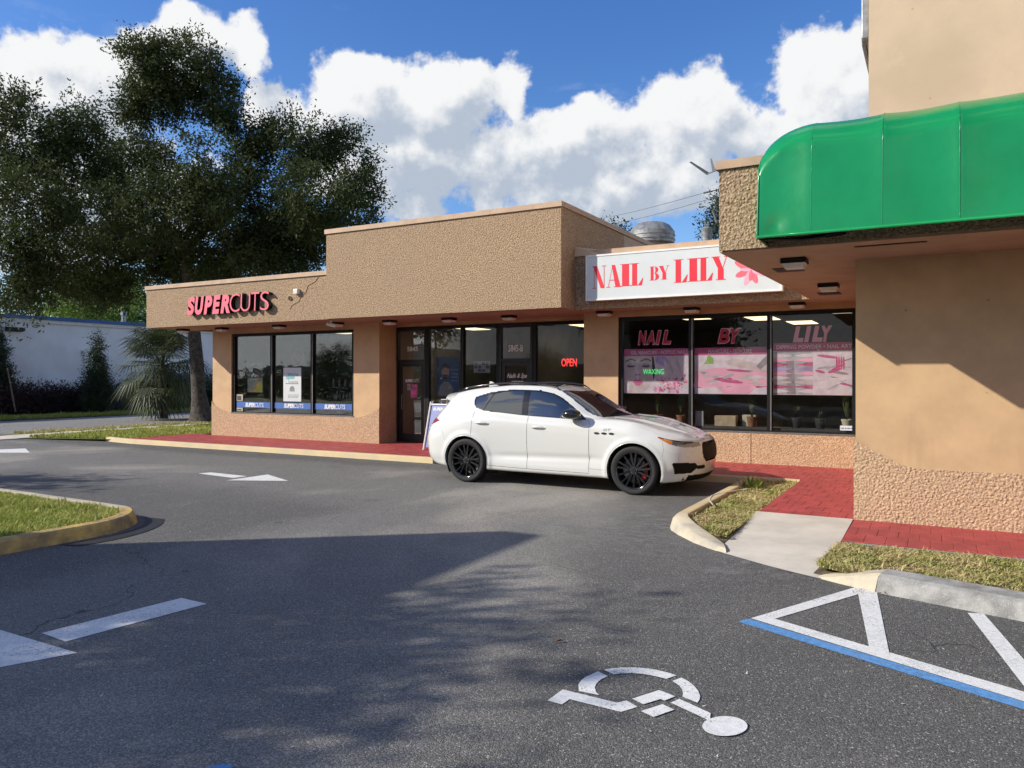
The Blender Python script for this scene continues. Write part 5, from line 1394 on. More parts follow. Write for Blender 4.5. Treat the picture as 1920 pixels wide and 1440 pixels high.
def shrink(poly, d):
    n = len(poly); out = []
    for i in range(n):
        a, b, c = np.array(poly[i - 1]), np.array(poly[i]), np.array(poly[(i + 1) % n])
        t1 = (b - a) / np.linalg.norm(b - a); t2 = (c - b) / np.linalg.norm(c - b)
        n_ = np.array([-t1[1] - t2[1], t1[0] + t2[0]]); n_ /= np.linalg.norm(n_)
        out.append(tuple(b + n_ * d))
    return out
din = shrink(dlo, .016)
inn = in_poly(fx_, fz_, din) & ind
qx = .29 + (fz_ - 1.23) * .50           # quarter light divider
bx = 1.075 + (1.35 - fz_) * .10         # B pillar
lab[inn & (fx_ < qx - .008)] = 4
lab[inn & (fx_ > qx + .008) & (fx_ < bx - .055)] = 5
lab[inn & (fx_ > bx + .055) & (fx_ < 2.03)] = 6
xt = 1.80 - .16 * (fy_ / .62) ** 2; xb = 2.555 - .20 * (fy_ / .76) ** 2
zA = np.interp(fx_, [1.6, 1.75, 2.0, 2.2, 2.35], [.615, .655, .70, .725, .73])
ws = (fx_ > xt) & (fx_ < xb) & (ft > 7.6) & (fy_ < zA)
lab[ws] = 7
lab[(fx_ >= xb) & (fx_ < xb + .05) & (ft > 7.4) & (fy_ < .72)] = 19
lab[(ft > 8.75) & (fx_ > -.05) & (fx_ < 1.48) & (fy_ < .50)] = 8
head = [(3.36, .885), (3.52, .845), (3.70, .815), (3.95, .795), (3.95, .765), (3.83, .735), (3.70, .74), (3.54, .785)]
inh = in_poly(fx_, fz_, head) & (fy_ > .44)
lab[inh] = 9
lab[inh & (fx_ < 3.57)] = 10
tail = [(-.60, 1.03), (-.78, 1.075), (-1.1, 1.085), (-1.1, .955), (-.80, .955)]
lab[in_poly(fx_, fz_, tail) & (fy_ > .15)] = 11
gr = (fx_ > 3.55) & (fz_ > .505) & (fz_ < .80) & (fy_ < .42 - .10 * np.abs((fz_ - .66) / .15) ** 3)
lab[gr] = 12
ik_ = in_poly(fy_, fz_, [(.30, .395), (.56, .405), (.62, .345), (.84, .345), (.88, .49), (.875, .505), (.60, .505), (.54, .46), (.30, .445)]) & (fx_ > 3.3)
lab[ik_] = 13
lab[(fx_ > 3.45) & (fz_ < .315) & (fy_ < .66)] = 16
lab[((fy_ - .71) ** 2 + (fz_ - .635) ** 2 < .034 ** 2) & (fx_ > 3.5)] = 20
rg = (fx_ < -.45) & (ft > 6.4) & (ft < 8.4) & (fy_ < .52) & (fz_ < 1.42)
lab[rg] = 17
for ax in (0.0, 3.0):
    lab[(np.hypot(fx_ - ax, fz_ - .365) < .432) & (ft < 5.5)] = 15
# panel gaps: faces on the border between two panels
L2 = lab.reshape(NTT, NS).copy()
gapm = np.zeros_like(L2, bool)
pan = {0, 1, 2, 18}
isp = np.isin(L2, list(pan))
h_ = (L2[:, :-1] != L2[:, 1:]) & isp[:, :-1] & isp[:, 1:]
gapm[:, :-1] |= h_
v_ = (L2[:-1] != L2[1:]) & isp[:-1] & isp[1:]
gapm[:-1] |= v_
lab = L2.ravel()
VR = np.stack([CX, -CYY, CZ], -1).reshape(-1, 3)
VL = np.stack([CX, CYY, CZ], -1).reshape(-1, 3)
# inward normal, to set glass and gaps back
def car_part(name, codes, m, parent, sides='RL', inset=0.0, label=None):
    sel = np.isin(lab, codes)
    V_, F_ = [], []
    for sd in sides:
        Vb = VR if sd == 'R' else VL
        q = Q[sel] if sd == 'L' else Q[sel][:, ::-1]
        u_, inv = np.unique(q, return_inverse=True)
        vv = Vb[u_].copy()
        if inset:
            c = np.stack([vv[:, 0], np.zeros(len(vv)), np.full(len(vv), .75)], 1)
            dd = c - vv; dd /= np.linalg.norm(dd, axis=1)[:, None]
            vv += dd * inset
        F_.append(inv.reshape(-1, 4) + sum(len(a) for a in V_)); V_.append(vv)
    if not sum(len(f) for f in F_): return None
    o = fast_mesh(name, np.vstack(V_), np.vstack(F_)[:, ::-1], m, parent, smooth=True)
    if label: o['label'] = label
    return o
body = car_part('body', [0], 'car_white', car)
car_part('bonnet', [18], 'car_white', car)
doors = {}
for sd, nm in (('R', 'right'), ('L', 'left')):
    doors['r' + sd] = car_part('door', [1], 'car_white', car, sd)
    doors['f' + sd] = car_part('door', [2], 'car_white', car, sd)
    car_part('window_trim', [3], 'car_black', car, sd, .002)
    car_part('quarter_window', [4], 'car_glass', car, sd, .006)
    car_part('window', [5], 'car_glass', car, sd, .006)
    car_part('window', [6], 'car_glass', car, sd, .006)
    hl = car_part('headlight', [9], 'car_lamp_clear', car, sd, .004)
    car_part('indicator', [10], 'car_lamp_amber', hl, sd, .004)
    car_part('tail_light', [11], 'car_lamp_red', car, sd, .003)
    car_part('air_intake', [13], 'car_grille', car, sd, .02)
    car_part('fog_lamp', [20], 'lamp_white', car, sd, .004)
car_part('windscreen', [7], 'car_glass', car, 'RL', .004)
car_part('cowl', [19], 'car_plastic', car, 'RL', .01)
car_part('sunroof', [8], 'car_glass', car, 'RL', -.002)
car_part('rear_window', [17], 'car_glass', car, 'RL', .004)
gr_ = car_part('grille', [12], 'car_grille', car, 'RL', .025)
car_part('splitter', [16], 'car_grille', car, 'RL', .006)
def surf(x, z):
    """half width of the body at side-view point x, z"""
    k_ = np.argmin((fx_ - x) ** 2 + (fz_ - z) ** 2 + np.where((ft > 1) & (ft < 7.5), 0, 9))
    return fy_[k_]
def surf_s(x, z):
    d_ = (fx_ - x) ** 2 + (fz_ - z) ** 2 + np.where((ft > 1) & (ft < 8.2), 0, 9)
    k_ = np.argpartition(d_, 7)[:7]; w_ = 1 / (d_[k_] + 1e-6)
    return float((fy_[k_] * w_).sum() / w_.sum())
def seam_line(pts, name, parent, sg_, wd=.0035):
    P_ = []
    for a, b in zip(pts[:-1], pts[1:]):
        n_ = max(2, int(math.hypot(b[0] - a[0], b[1] - a[1]) / .03))
        P_ += [(a[0] + (b[0] - a[0]) * i / n_, a[1] + (b[1] - a[1]) * i / n_) for i in range(n_)]
    P_.append(pts[-1])
    m_ = MB(); m_.tube([(x, sg_ * (surf_s(x, z) - .0008), z) for x, z in P_], wd, 5); m_.build(name, 'car_plastic', parent)
for sg_ in (-1, 1):
    seam_line([(.130, 1.235), (.118, 1.0), (.116, .80), (.18, .72), (.30, .60), (.40, .44), (.455, .31), (1.172, .295), (2.265, .285), (2.265, 1.06), (2.225, 1.105)], 'door_seam', body, sg_)
    seam_line([(1.168, 1.145), (1.172, .295)], 'door_seam', body, sg_)
    seam_line([(2.265, .36), (2.58, .35)], 'sill_seam', body, sg_, .0022)
    seam_line([(3.38, .89), (3.44, .82), (3.46, .70), (3.44, .60)], 'bumper_seam', body, sg_, .002)
    seam_line([(3.37, .888), (3.52, .850), (3.70, .820), (3.80, .808)], 'headlight_brow', body, sg_, .007)
    seam_line([(-.62, 1.0), (-.52, .90), (-.44, .70)], 'bumper_seam', body, sg_, .002)
# wheel wells and arch lips
for ax in (0.0, 3.0):
    for sg_ in (-1, 1):
        w = MB(); n = 30
        an = [math.radians(-30 + 240 * i / n) for i in range(n + 1)]
        ring = lambda r, y: [(ax + r * math.cos(a), sg_ * y, .365 + r * math.sin(a)) for a in an]
        a_, b_, c_ = ring(.436, .90), ring(.45, .55), ring(.0, .55)
        w.add(a_ + b_, [(i, i + 1, n + 1 + i + 1, n + 1 + i) for i in range(n)])
        w.add(b_ + [(ax, sg_ * .55, .365)], [(i, i + 1, n + 1) for i in range(n)])
        w.build('wheel_well', 'rubber_black', car)
        lip = MB()
        an2 = [a for a in an if .365 + .432 * math.sin(a) > .24]
        o_ = [(ax + .428 * math.cos(a), sg_ * (surf(ax + .46 * math.cos(a), max(.26, .365 + .46 * math.sin(a))) + .004), .365 + .428 * math.sin(a)) for a in an2]
        i_ = [(p[0], p[1] - sg_ * .06, p[2]) for p in o_]
        q_ = [(ax + .438 * math.cos(a), p[1] - sg_ * .0, .365 + .438 * math.sin(a)) for a, p in zip(an2, o_)]
        m_ = len(an2)
        lip.add(o_ + i_ + q_, [(i, i + 1, m_ + i + 1, m_ + i) for i in range(m_ - 1)] + [(i, i + 1, 2 * m_ + i + 1, 2 * m_ + i) for i in range(m_ - 1)])
        lip.build('arch_lip', 'car_white', body, smooth=True)
fl2 = MB(); fl2.box(-.85, 3.7, -.72, .72, .24, .34); fl2.build('underbody', 'rubber_black', car)
ib = MB(); ib.box(.1, 2.2, -.55, .55, .4, 1.2); ib.build('cabin_trim', 'car_plastic', car)
# wheels
def wheel(ax, sg_):
    w = bpy.data.objects.new('wheel', None); w.parent = car; w.location = (ax, sg_ * .965, .372); COL.objects.link(w)
    w.empty_display_size = .1
    y = lambda a: a * sg_
    tp = [(.285, -.005), (.30, .0), (.335, .008), (.358, .0), (.369, -.02), (.372, -.05), (.372, -.24), (.358, -.27), (.285, -.27)]
    m1 = MB(); m1.lathe([(r, y(h)) for r, h in tp], 56, axis='y'); ty = m1.build('tyre', 'rubber', w, smooth=True, angle=50)
    m1 = MB(); m1.lathe([(.288, y(-.008)), (.282, y(.004)), (.270, y(.0)), (.262, y(-.02)), (.255, y(-.06)), (.255, y(-.25))], 56, axis='y'); m1.build('rim', 'rim_black', w, smooth=True, angle=50)
    m1 = MB()
    for k_ in range(5):
        for off in (-.155, .155):
            a = 2 * math.pi * k_ / 5 + math.pi / 2
            a1 = a + off * .42; a2 = a + off * 1.05
            d1 = Vector((math.cos(a1), 0, math.sin(a1))); d2 = Vector((math.cos(a2), 0, math.sin(a2)))
            p0, p1_ = d1 * .055, d2 * .268
            sd = (p1_ - p0).normalized().cross(Vector((0, 1, 0)))
            w0, w1 = .013, .013
            vs = []
            for P_, wd, yo in ((p0, w0, -.025), (p1_, w1, -.004)):
                for q, dy in ((-1, 0), (1, 0), (1.3, -.05), (-1.3, -.05)):
                    vs.append((P_.x + sd.x * wd * q, y(yo + dy), P_.z + sd.z * wd * q))
            m1.add(vs, [(0, 1, 5, 4), (1, 2, 6, 5), (2, 3, 7, 6), (3, 0, 4, 7)])
        for off in (0.5,):
            a = 2 * math.pi * k_ / 5 + math.pi / 2 + math.pi / 5
            d2 = Vector((math.cos(a), 0, math.sin(a))); sd = d2.cross(Vector((0, 1, 0)))
            vs = []
            for P_, wd, yo in ((d2 * .05, .016, -.04), (d2 * .262, .012, -.02)):
                for q, dy in ((-1, 0), (1, 0), (1.3, -.04), (-1.3, -.04)):
                    vs.append((P_.x + sd.x * wd * q, y(yo + dy), P_.z + sd.z * wd * q))
            m1.add(vs, [(0, 1, 5, 4), (1, 2, 6, 5), (2, 3, 7, 6), (3, 0, 4, 7)])
    m1.build('spokes', 'rim_black', w)
    m1 = MB(); m1.lathe([(0, y(-.012)), (.03, y(-.012)), (.034, y(-.018)), (.06, y(-.022)), (.066, y(-.05))], 24, axis='y'); m1.build('hub_cap', 'rim_black', w, smooth=True, angle=40)
    m1 = MB()
    for k_ in range(5):
        a = 2 * math.pi * k_ / 5 + .3
        m1.lathe([(0, y(-.016)), (.007, y(-.017)), (.008, y(-.03))], 8, (.045 * math.cos(a), 0, .045 * math.sin(a)), axis='y')
    m1.build('lug_nuts', 'chrome', w)
    m1 = MB(); m1.lathe([(.06, y(-.10)), (.195, y(-.10)), (.195, y(-.13)), (.06, y(-.13))], 40, axis='y'); m1.build('brake_disc', 'disc_metal', w)
    m1 = MB()
    an = [math.radians(-38 + 76 * i / 10) for i in range(11)] if ax > 1 else [math.radians(142 + 60 * i / 10) for i in range(11)]
    pts = [(.205 * math.cos(a), .205 * math.sin(a)) for a in an] + [(.14 * math.cos(a), .14 * math.sin(a)) for a in an[::-1]]
    m1.prism(pts, lambda a, b, c: (a, y(c), b), -.075, -.15); m1.build('brake_caliper', 'caliper_red' if ax > 1 else 'rubber_black', w)
for ax in (0.0, 3.0):
    for sg_ in (-1, 1):
        wheel(ax, sg_)
# mirrors, handles, rails, badges
for sg_ in (-1, 1):
    m1 = MB(); m1.ball((1.995, sg_ * 1.02, 1.205), (.165, .125, .085), 22, 14)
    m1.v = [(min(max(p[0], 1.865), 2.14), p[1], max(p[2], 1.135)) for p in m1.v]
    o = m1.build('wing_mirror', 'car_black', car, smooth=True, angle=50)
    m1 = MB(); m1.add([(1.99, sg_ * .86, 1.11), (2.12, sg_ * .86, 1.11), (2.10, sg_ * .98, 1.15), (2.0, sg_ * .98, 1.15), (1.99, sg_ * .86, 1.16), (2.12, sg_ * .86, 1.14), (2.10, sg_ * .98, 1.19), (2.0, sg_ * .98, 1.19)],
                      [(0, 1, 2, 3), (4, 7, 6, 5), (0, 4, 5, 1), (1, 5, 6, 2), (2, 6, 7, 3), (3, 7, 4, 0)]); m1.build('mirror_arm', 'car_black', o)
    for x0, x1, z0, key in ((.20, .455, 1.015, 'r'), (1.25, 1.505, .972, 'f')):
        m1 = MB(); n = 9
        for i in range(n):
            pass
        pts = [(x0 + (x1 - x0) * i / 8, sg_ * (surf(x0 + (x1 - x0) * i / 8, z0) + .004 + .026 * math.sin(math.pi * i / 8) ** .6), z0 + .012 * math.sin(math.pi * i / 8)) for i in range(9)]
        m1.tube(pts, [.006, .014, .018, .019, .019, .019, .018, .014, .006], 8); m1.build('handle', 'car_white', doors[key + ('R' if sg_ < 0 else 'L')], smooth=True)
    m1 = MB()
    xs = [-.42, -.2, 0, .25, .5, .8, 1.1, 1.35, 1.52, 1.62]
    f1, f2 = curve(RAILS[8][3]), curve(RAILS[8][2])
    m1.tube([(x, sg_ * (float(f2(np.array([x]))[0]) - .06), float(f1(np.array([x]))[0]) + (.085 if 0 < i < 9 else .05)) for i, x in enumerate(xs)], .014, 8); m1.build('roof_rail', 'car_black', car, smooth=True)
    for i in range(3):
        x0 = 2.36 + i * .125
        yy = surf(x0 + .04, .915) + .002
        m1 = MB(); m1.prism(ell(x0 + .04, .917, .046, .017, 14, rot=-.05), lambda a, b, c: (a, sg_ * c, b), yy - .01, yy + .006); m1.build('fender_vent', 'car_plastic', car)
    vs, fs, nz = text_verts('GT', 0.0, .3)
    yy = surf(2.56, .965) + .004
    m1 = MB(); m1.add([(2.50 + (p.x * .09 if sg_ < 0 else .13 - p.x * .09), sg_ * yy, .955 + p.y * .055) for p in vs], fs); m1.build('badge', 'grey_metal', car)
# spoiler
sp_ = MB(); n = 16
for i in range(n + 1):
    q = -1 + 2 * i / n
    yv = .60 * q; sag = .075 * abs(q) ** 3; fw_ = .10 * abs(q) ** 2.5
    sp_.v += [(-.36 + 0, yv, 1.545 - sag - .03), (-.60 + fw_, yv, 1.522 - sag), (-.735 + fw_, yv, 1.505 - sag), (-.745 + fw_, yv, 1.485 - sag), (-.69 + fw_, yv, 1.455 - sag), (-.52, yv, 1.44 - sag)]
for i in range(n):
    for j in range(6):
        j2 = (j + 1) % 6
        sp_.f.append((i * 6 + j, i * 6 + j2, (i + 1) * 6 + j2, (i + 1) * 6 + j)); sp_.mi.append(0)
sp_.f.append(tuple(range(6))); sp_.f.append(tuple(range(n * 6 + 5, n * 6 - 1, -1))); sp_.mi += [0, 0]
sp_.build('spoiler', 'car_white', car, smooth=True, angle=50)
m1 = MB(); m1.prism([(-.10, 1.60), (.14, 1.63), (.06, 1.645), (-.04, 1.71), (-.09, 1.71)], lambda a, b, c: (a, c, b), -.02, .02); m1.build('antenna_fin', 'car_white', car, bevel=.012)
m1 = MB()
for k_ in range(9):
    yv = -.32 + k_ * .08
    m1.box(3.885 - .14 * (yv / .42) ** 2 , 3.905 - .14 * (yv / .42) ** 2, yv - .006, yv + .006, .53, .79)
m1.build('grille_bars', 'car_black', gr_)
m1 = MB()
m1.box(3.925, 3.935, -.008, .008, .56, .76); m1.box(3.925, 3.935, -.07, .07, .63, .645); m1.box(3.925, 3.935, -.07, -.055, .645, .74); m1.box(3.925, 3.935, .055, .07, .645, .74)
m1.build('grille_emblem', 'chrome', gr_)

# ------------------------------------------------------------------ vegetation
def leaf_cloud(centers, radii, n_tw, per, leaf, seed, shell=.55, droop=.3, gap=.0, gscale=.5):
    """leaf quads grouped on twigs spread through ellipsoids; returns V, F"""
    r = np.random.default_rng(seed)
    C = np.array(centers, float); Rr = np.array(radii, float)
    vol = Rr.prod(1) ** (2 / 3); k = r.choice(len(C), n_tw, p=vol / vol.sum())
    d = r.normal(size=(n_tw, 3)); d /= np.linalg.norm(d, axis=1)[:, None]
    rad = shell + (1 - shell) * r.random(n_tw) ** .6
    rad *= 1 + .16 * r.normal(size=n_tw)
    P = C[k] + d * Rr[k] * rad[:, None]
    if gap:
        keep = np.array([mnoise.noise((p[0] * gscale, p[1] * gscale, p[2] * gscale)) > -gap for p in P])
        P, d = P[keep], d[keep]
    n = len(P)
    td = d + r.normal(size=(n, 3)) * .6; td[:, 2] -= droop; td /= np.linalg.norm(td, axis=1)[:, None]
    L = leaf * (3.0 + 3.5 * r.random(n))
    s_ = r.random((n, per))
    pos = P[:, None] + td[:, None] * (s_ * L[:, None])[..., None] + r.normal(size=(n, per, 3)) * leaf * .8
    pos = pos.reshape(-1, 3); m = len(pos)
    ax = np.repeat(td, per, 0) + r.normal(size=(m, 3)) * .8; ax /= np.linalg.norm(ax, axis=1)[:, None]
    sd = np.cross(ax, r.normal(size=(m, 3))); sd /= np.linalg.norm(sd, axis=1)[:, None]
    ll = leaf * (.6 + .8 * r.random(m))[:, None]; ww = ll * .42
    V_ = np.stack([pos - ax * ll * .5, pos + sd * ww * .5, pos + ax * ll * .5, pos - sd * ww * .5], 1).reshape(-1, 3)
    F_ = np.arange(m * 4).reshape(-1, 4)
    return V_, F_, P
def branches(mb, base, top, lobes, r0, seed, n=None):
    """trunk from base to top, then a limb to each lobe with side boughs"""
    rr = random.Random(seed)
    base, top = Vector(base), Vector(top)
    pts = [base, base + (top - base) * .08]
    for i in range(1, 7):
        q = i / 6
        pts.append(base + (top - base) * q + Vector((rr.uniform(-.12, .12), rr.uniform(-.12, .12), 0)) * (r0 / .3))
    rs = [r0 * 1.7, r0 * 1.2] + [r0 * (1 - .35 * i / 6) for i in range(1, 7)]
    mb.tube(pts, rs, 12)
    nodes = [(top, r0 * .62)]
    order = sorted(lobes, key=lambda l: (Vector(l[0]) - top).length)
    for c, R_ in order:
        c = Vector(c); low = c.z < top.z + .3
        a, ra = min(nodes, key=lambda q: (q[0] - c).length + (0 if q[0].z < c.z else 1.5))
        re_ = max(ra * .62, r0 * .09)
        m1 = a + (c - a) * .5 + Vector((rr.uniform(-.25, .25), rr.uniform(-.25, .25), rr.uniform(.0, .35))) * min(1.0, (c - a).length / 2)
        if not low or (c - a).length < 3.5:
            mb.tube([a, a + (m1 - a) * .5 + Vector((0, 0, .06)), m1, m1 + (c - m1) * .5, c], [ra * .8, ra * .74, (ra * .7 + re_) / 2, re_, re_ * .8], 8)
            nodes.append((c, re_))
        for k in range(5):
            e = c + Vector((rr.uniform(-1, 1) * R_[0], rr.uniform(-1, 1) * R_[1], rr.uniform(-.6, 1) * R_[2])) * .8
            m2 = c + (e - c) * .5 + Vector((rr.uniform(-.2, .2), rr.uniform(-.2, .2), rr.uniform(-.1, .3)))
            mb.tube([c, m2, e], [re_ * .5, re_ * .3, re_ * .1], 5)
def tree(name, label, base, top, lobes, r0, n_tw, per, leaf, m, seed, gap=.35, shell=.35, droop=.3, group=None, gscale=.5):
    t = thing(name, label, 'tree', base, group)
    mb = MB(); branches(mb, base, top, lobes, r0, seed); mb.build('trunk', 'bark', t, smooth=True)
    V_, F_, _ = leaf_cloud([c for c, _ in lobes], [r for _, r in lobes], n_tw, per, leaf, seed, shell, droop, gap, gscale)
    tag(fast_mesh('crown', V_, F_, m, t), kind='stuff')
    return t
def px_lobes(L, d0, rr, deepk=1.0):
    out = []
    for x, y, rx_, ry_, dd in L:
        d = d0 + dd; k = d / FPX
        out.append((tuple(deep(x, y, d)), (rx_ * k, max(rx_, ry_) * k * deepk, ry_ * k)))
    return out
OAK = [(335, 130, 80, 55, 0), (258, 115, 40, 45, -1), (400, 170, 45, 50, 1), (295, 185, 60, 35, 0), (395, 235, 42, 24, 0), (222, 98, 16, 16, 0), (430, 215, 26, 18, 0), (255, 215, 26, 30, 0),
       (50, 270, 75, 62, -3), (22, 200, 30, 36, -3), (150, 235, 40, 40, -2), (120, 300, 55, 40, -2), (60, 385, 85, 70, -4), (15, 500, 42, 60, -4), (30, 560, 24, 38, -4), (110, 490, 70, 50, -2),
       (255, 300, 75, 42, 2), (385, 310, 85, 48, -2), (310, 390, 120, 52, -3), (190, 400, 80, 60, 1), (440, 400, 100, 62, 1), (230, 490, 105, 45, 0), (370, 490, 110, 45, 2), (460, 500, 90, 40, 0),
       (560, 275, 72, 48, 0), (645, 300, 48, 58, 1), (600, 375, 85, 58, -2), (515, 430, 95, 55, 1), (672, 375, 34, 55, 0), (190, 535, 70, 28, 0), (75, 540, 50, 30, -3), (492, 250, 32, 26, 0), (560, 460, 80, 40, 2), (640, 440, 50, 30, 0), (470, 300, 45, 40, 1), (195, 325, 40, 30, -1)]
oak_l = px_lobes(OAK, 31.0, None, .9)
ob = deep(378, 795, 31.0)
ob = (ob.x, ob.y, .0)
ot = deep(350, 470, 31.0)
tree('oak_tree', 'large dark live oak towering behind the left end of the salon', ob, tuple(ot), oak_l, .30, 15500, 22, .135, 'oak_leaf', 21, gap=.16, shell=.30, gscale=.75)
# brighter trees farther back
tree('bright_tree', 'bright green tree beyond the white wall below the oak', (-52, 40, 0), (-52, 40, 4.5), px_lobes([(160, 565, 55, 40, 26), (215, 560, 50, 45, 27), (250, 590, 35, 30, 25)], 30, None), .22, 1500, 16, .22, 'bright_leaf', 5, gap=.5)
tree('far_tree', 'small distant tree at the left edge beyond the white roof', (-60, 32, 0), (-60, 32, 5), px_lobes([(20, 580, 30, 20, 30), (95, 590, 22, 12, 32)], 30, None), .2, 420, 14, .22, 'dark_leaf', 6, gap=.5)
tree('roof_edge_tree', 'sliver of a distant tree beside the utility pole', tuple(deep(1362, 708, 48).xy) + (0,), tuple(deep(1362, 470, 48)), px_lobes([(1345, 410, 14, 26, 18), (1375, 395, 30, 40, 18), (1350, 470, 30, 30, 18)], 30, None), .2, 420, 14, .2, 'dark_leaf', 8, gap=.6)
tree('roof_edge_tree', 'tips of a distant tree rising behind the raised parapet', tuple(deep(1160, 708, 50).xy) + (0,), tuple(deep(1160, 470, 50)), px_lobes([(1150, 440, 14, 14, 20), (1172, 445, 12, 8, 20)], 30, None), .18, 130, 12, .2, 'dark_leaf', 9, gap=.6)
# fan palm
def fan_palm(base, h, R_, label, seed, n_fr=34):
    rr = random.Random(seed); base = Vector(base)
    t = thing('fan_palm', label, 'palm', base)
    mb = MB(); mb.tube([base, base + Vector((0, 0, h * .5)), base + Vector((0, 0, h))], [.24, .2, .22], 10); mb.build('trunk', 'bark', t)
    c = base + Vector((0, 0, h))
    for k in range(n_fr):
        a = rr.uniform(0, 6.28); e = math.radians(rr.uniform(-78, 80)); L = R_ * rr.uniform(.30, .62)
        d = Vector((math.cos(a) * math.cos(e), math.sin(a) * math.cos(e), math.sin(e)))
        p = c + d * L
        mb = MB(); mb.tube([c, c + d * L * .5 + Vector((0, 0, .05)), p], [.02, .015, .012], 4)
        s_ = d.cross(Vector((0, 0, 1))).normalized(); up = s_.cross(d)
        nb_ = 17
        for j in range(nb_):
            q = math.radians(-80 + 160 * j / (nb_ - 1))
            ld = (d * math.cos(q) + s_ * math.sin(q)).normalized(); bl_ = R_ * rr.uniform(.42, .55)
            m_ = p + ld * bl_ * .55 + up * .03; e_ = p + ld * bl_ + Vector((0, 0, -.32 * bl_ - .12 * rr.random()))
            w_ = (s_ * math.cos(q) - d * math.sin(q)) * .03
            mb.add([p, m_ + w_, e_, m_ - w_], [(0, 1, 2, 3)])
        mb.build('frond', 'palm_leaf', t)
pb = deep(305, 760, 33.5)
fan_palm((pb.x, pb.y, 0), 2.3, 2.3, 'shaggy fan palm in front of the white wall', 3, 72)
def cypress(px, py_top, py_bot, d, label, seed):
    b = deep(px, py_bot, d); tp_ = deep(px, py_top, d)
    t = thing('cypress_tree', label, 'tree', (b.x, b.y, 0))
    mb = MB(); mb.tube([(b.x, b.y, 0), (b.x, b.y, tp_.z * .9)], [.06, .02], 6); mb.build('trunk', 'bark', t)
    L = []; H_ = tp_.z
    for i in range(9):
        q = i / 8; rr_ = .46 * (1 - q) ** .7 * (.75 + .5 * (q < .5)) + .05
        L.append(((b.x, b.y, .5 + q * (H_ - .55)), (rr_, rr_, .32)))
    V_, F_, _ = leaf_cloud([c for c, _ in L], [r for _, r in L], 1500, 16, .085, seed, .3, -.6)
    tag(fast_mesh('crown', V_, F_, 'dark_leaf', t), kind='stuff')
cypress(183, 632, 745, 38, 'slim dark cypress standing against the white wall', 1)
cypress(-2, 605, 745, 36, 'dark cypress cut off by the left picture edge', 2)
def hedge(name, label, u, v0, v1, h, m, seed, n):
    L = []
    q = v0
    rr = random.Random(seed)
    while q < v1:
        L.append(((u + rr.uniform(-.1, .1), q, h * .5), (.45, .5, h * .52 * rr.uniform(.85, 1.1)))); q += .45
    t = thing(name, label, 'hedge', (u, (v0 + v1) / 2, 0))
    V_, F_, _ = leaf_cloud([c for c, _ in L], [r for _, r in L], n, 12, .10, seed, .45, .0)
    tag(fast_mesh('foliage', V_, F_, m, t), kind='stuff')
    mb = MB()
    for c, r_ in L[::2]: mb.tube([(c[0], c[1], -.02), (c[0], c[1], h * .5)], .03, 5)
    mb.build('stems', 'bark', t)
hedge('hedge', 'dark purple leaved hedge along the white wall', -37.6, 14, 24.0, 1.25, 'purple_leaf', 3, 4200)
hedge('hedge', 'dark green hedge below the fan palm', -37.4, 24.2, 44, 1.5, 'dark_leaf', 4, 4200)
hedge('hedge', 'taller dark shrub row behind the oak trunk', -38.8, 28.5, 46, 2.2, 'dark_leaf', 5, 3600)
def stake(x0, y0, x1, y1, d, label):
    a, b = deep(x0, y0, d), deep(x1, y1, d)
    tag(MB().tube([(a.x, a.y, a.z), (b.x, b.y, b.z)], .04, 6).build('support_stake', 'wood_pole'), label, 'stake')
stake(14, 690, 29, 772, 34, 'leaning wooden stake propping the left cypress')
stake(353, 722, 332, 769, 34, 'leaning wooden stake left of the oak trunk')
stake(372, 752, 361, 769, 34, 'short leaning stake touching the oak trunk')

# ------------------------------------------------------------------ white building across the street
wb = thing('white_building', 'low white building with blue roof edge across the street', 'building', (-45, 25, 0))
MB().box(-52, -40, 0, 46, 0, 4.55).build('wall', 'white_wall', wb)
MB().box(-52, -39.9, -.1, 46.1, 4.55, 4.72).build('fascia_board', 'white_paint', wb)
MB().box(-52, -39.82, -.15, 46.2, 4.72, 4.90).build('roof_edge', 'blue_paint', wb)
MB().box(-39.99, -39.97, 0, 46, 0.0, .95).build('base_band', 'blue_paint', wb)
dsp = MB(); v = 24.9; dsp.box(-39.96, -39.84, v - .14, v + .14, 3.0, 3.25); dsp.tube([(-39.9, v, 3.0), (-39.9, v, .1)], .06, 8); dsp.build('downspout', 'white_paint', wb)
t = thing('wall_pack_light', 'dark wall pack light high on the white wall', 'light', (-39.9, 21.2, 4.1))
MB().prism([(-39.965, 4.28), (-39.72, 4.24), (-39.70, 4.10), (-39.965, 4.05)], lambda a, b, c: (a, c, b), 20.9, 21.7).build('housing', 'black_metal', t)
t = thing('roof_vent_pipe', 'pale vent pipe on the white building roof', 'vent', (-42, 28.6, 4.9))
vp = deep(232, 590, 46); MB().tube([(vp.x, vp.y, 4.0), (vp.x, vp.y, 5.55)], .12, 10).build('pipe', 'galvanised', t); MB().tube([(vp.x, vp.y, 5.5), (vp.x, vp.y, 5.72)], .17, 10).build('pipe_cap', 'galvanised', t)

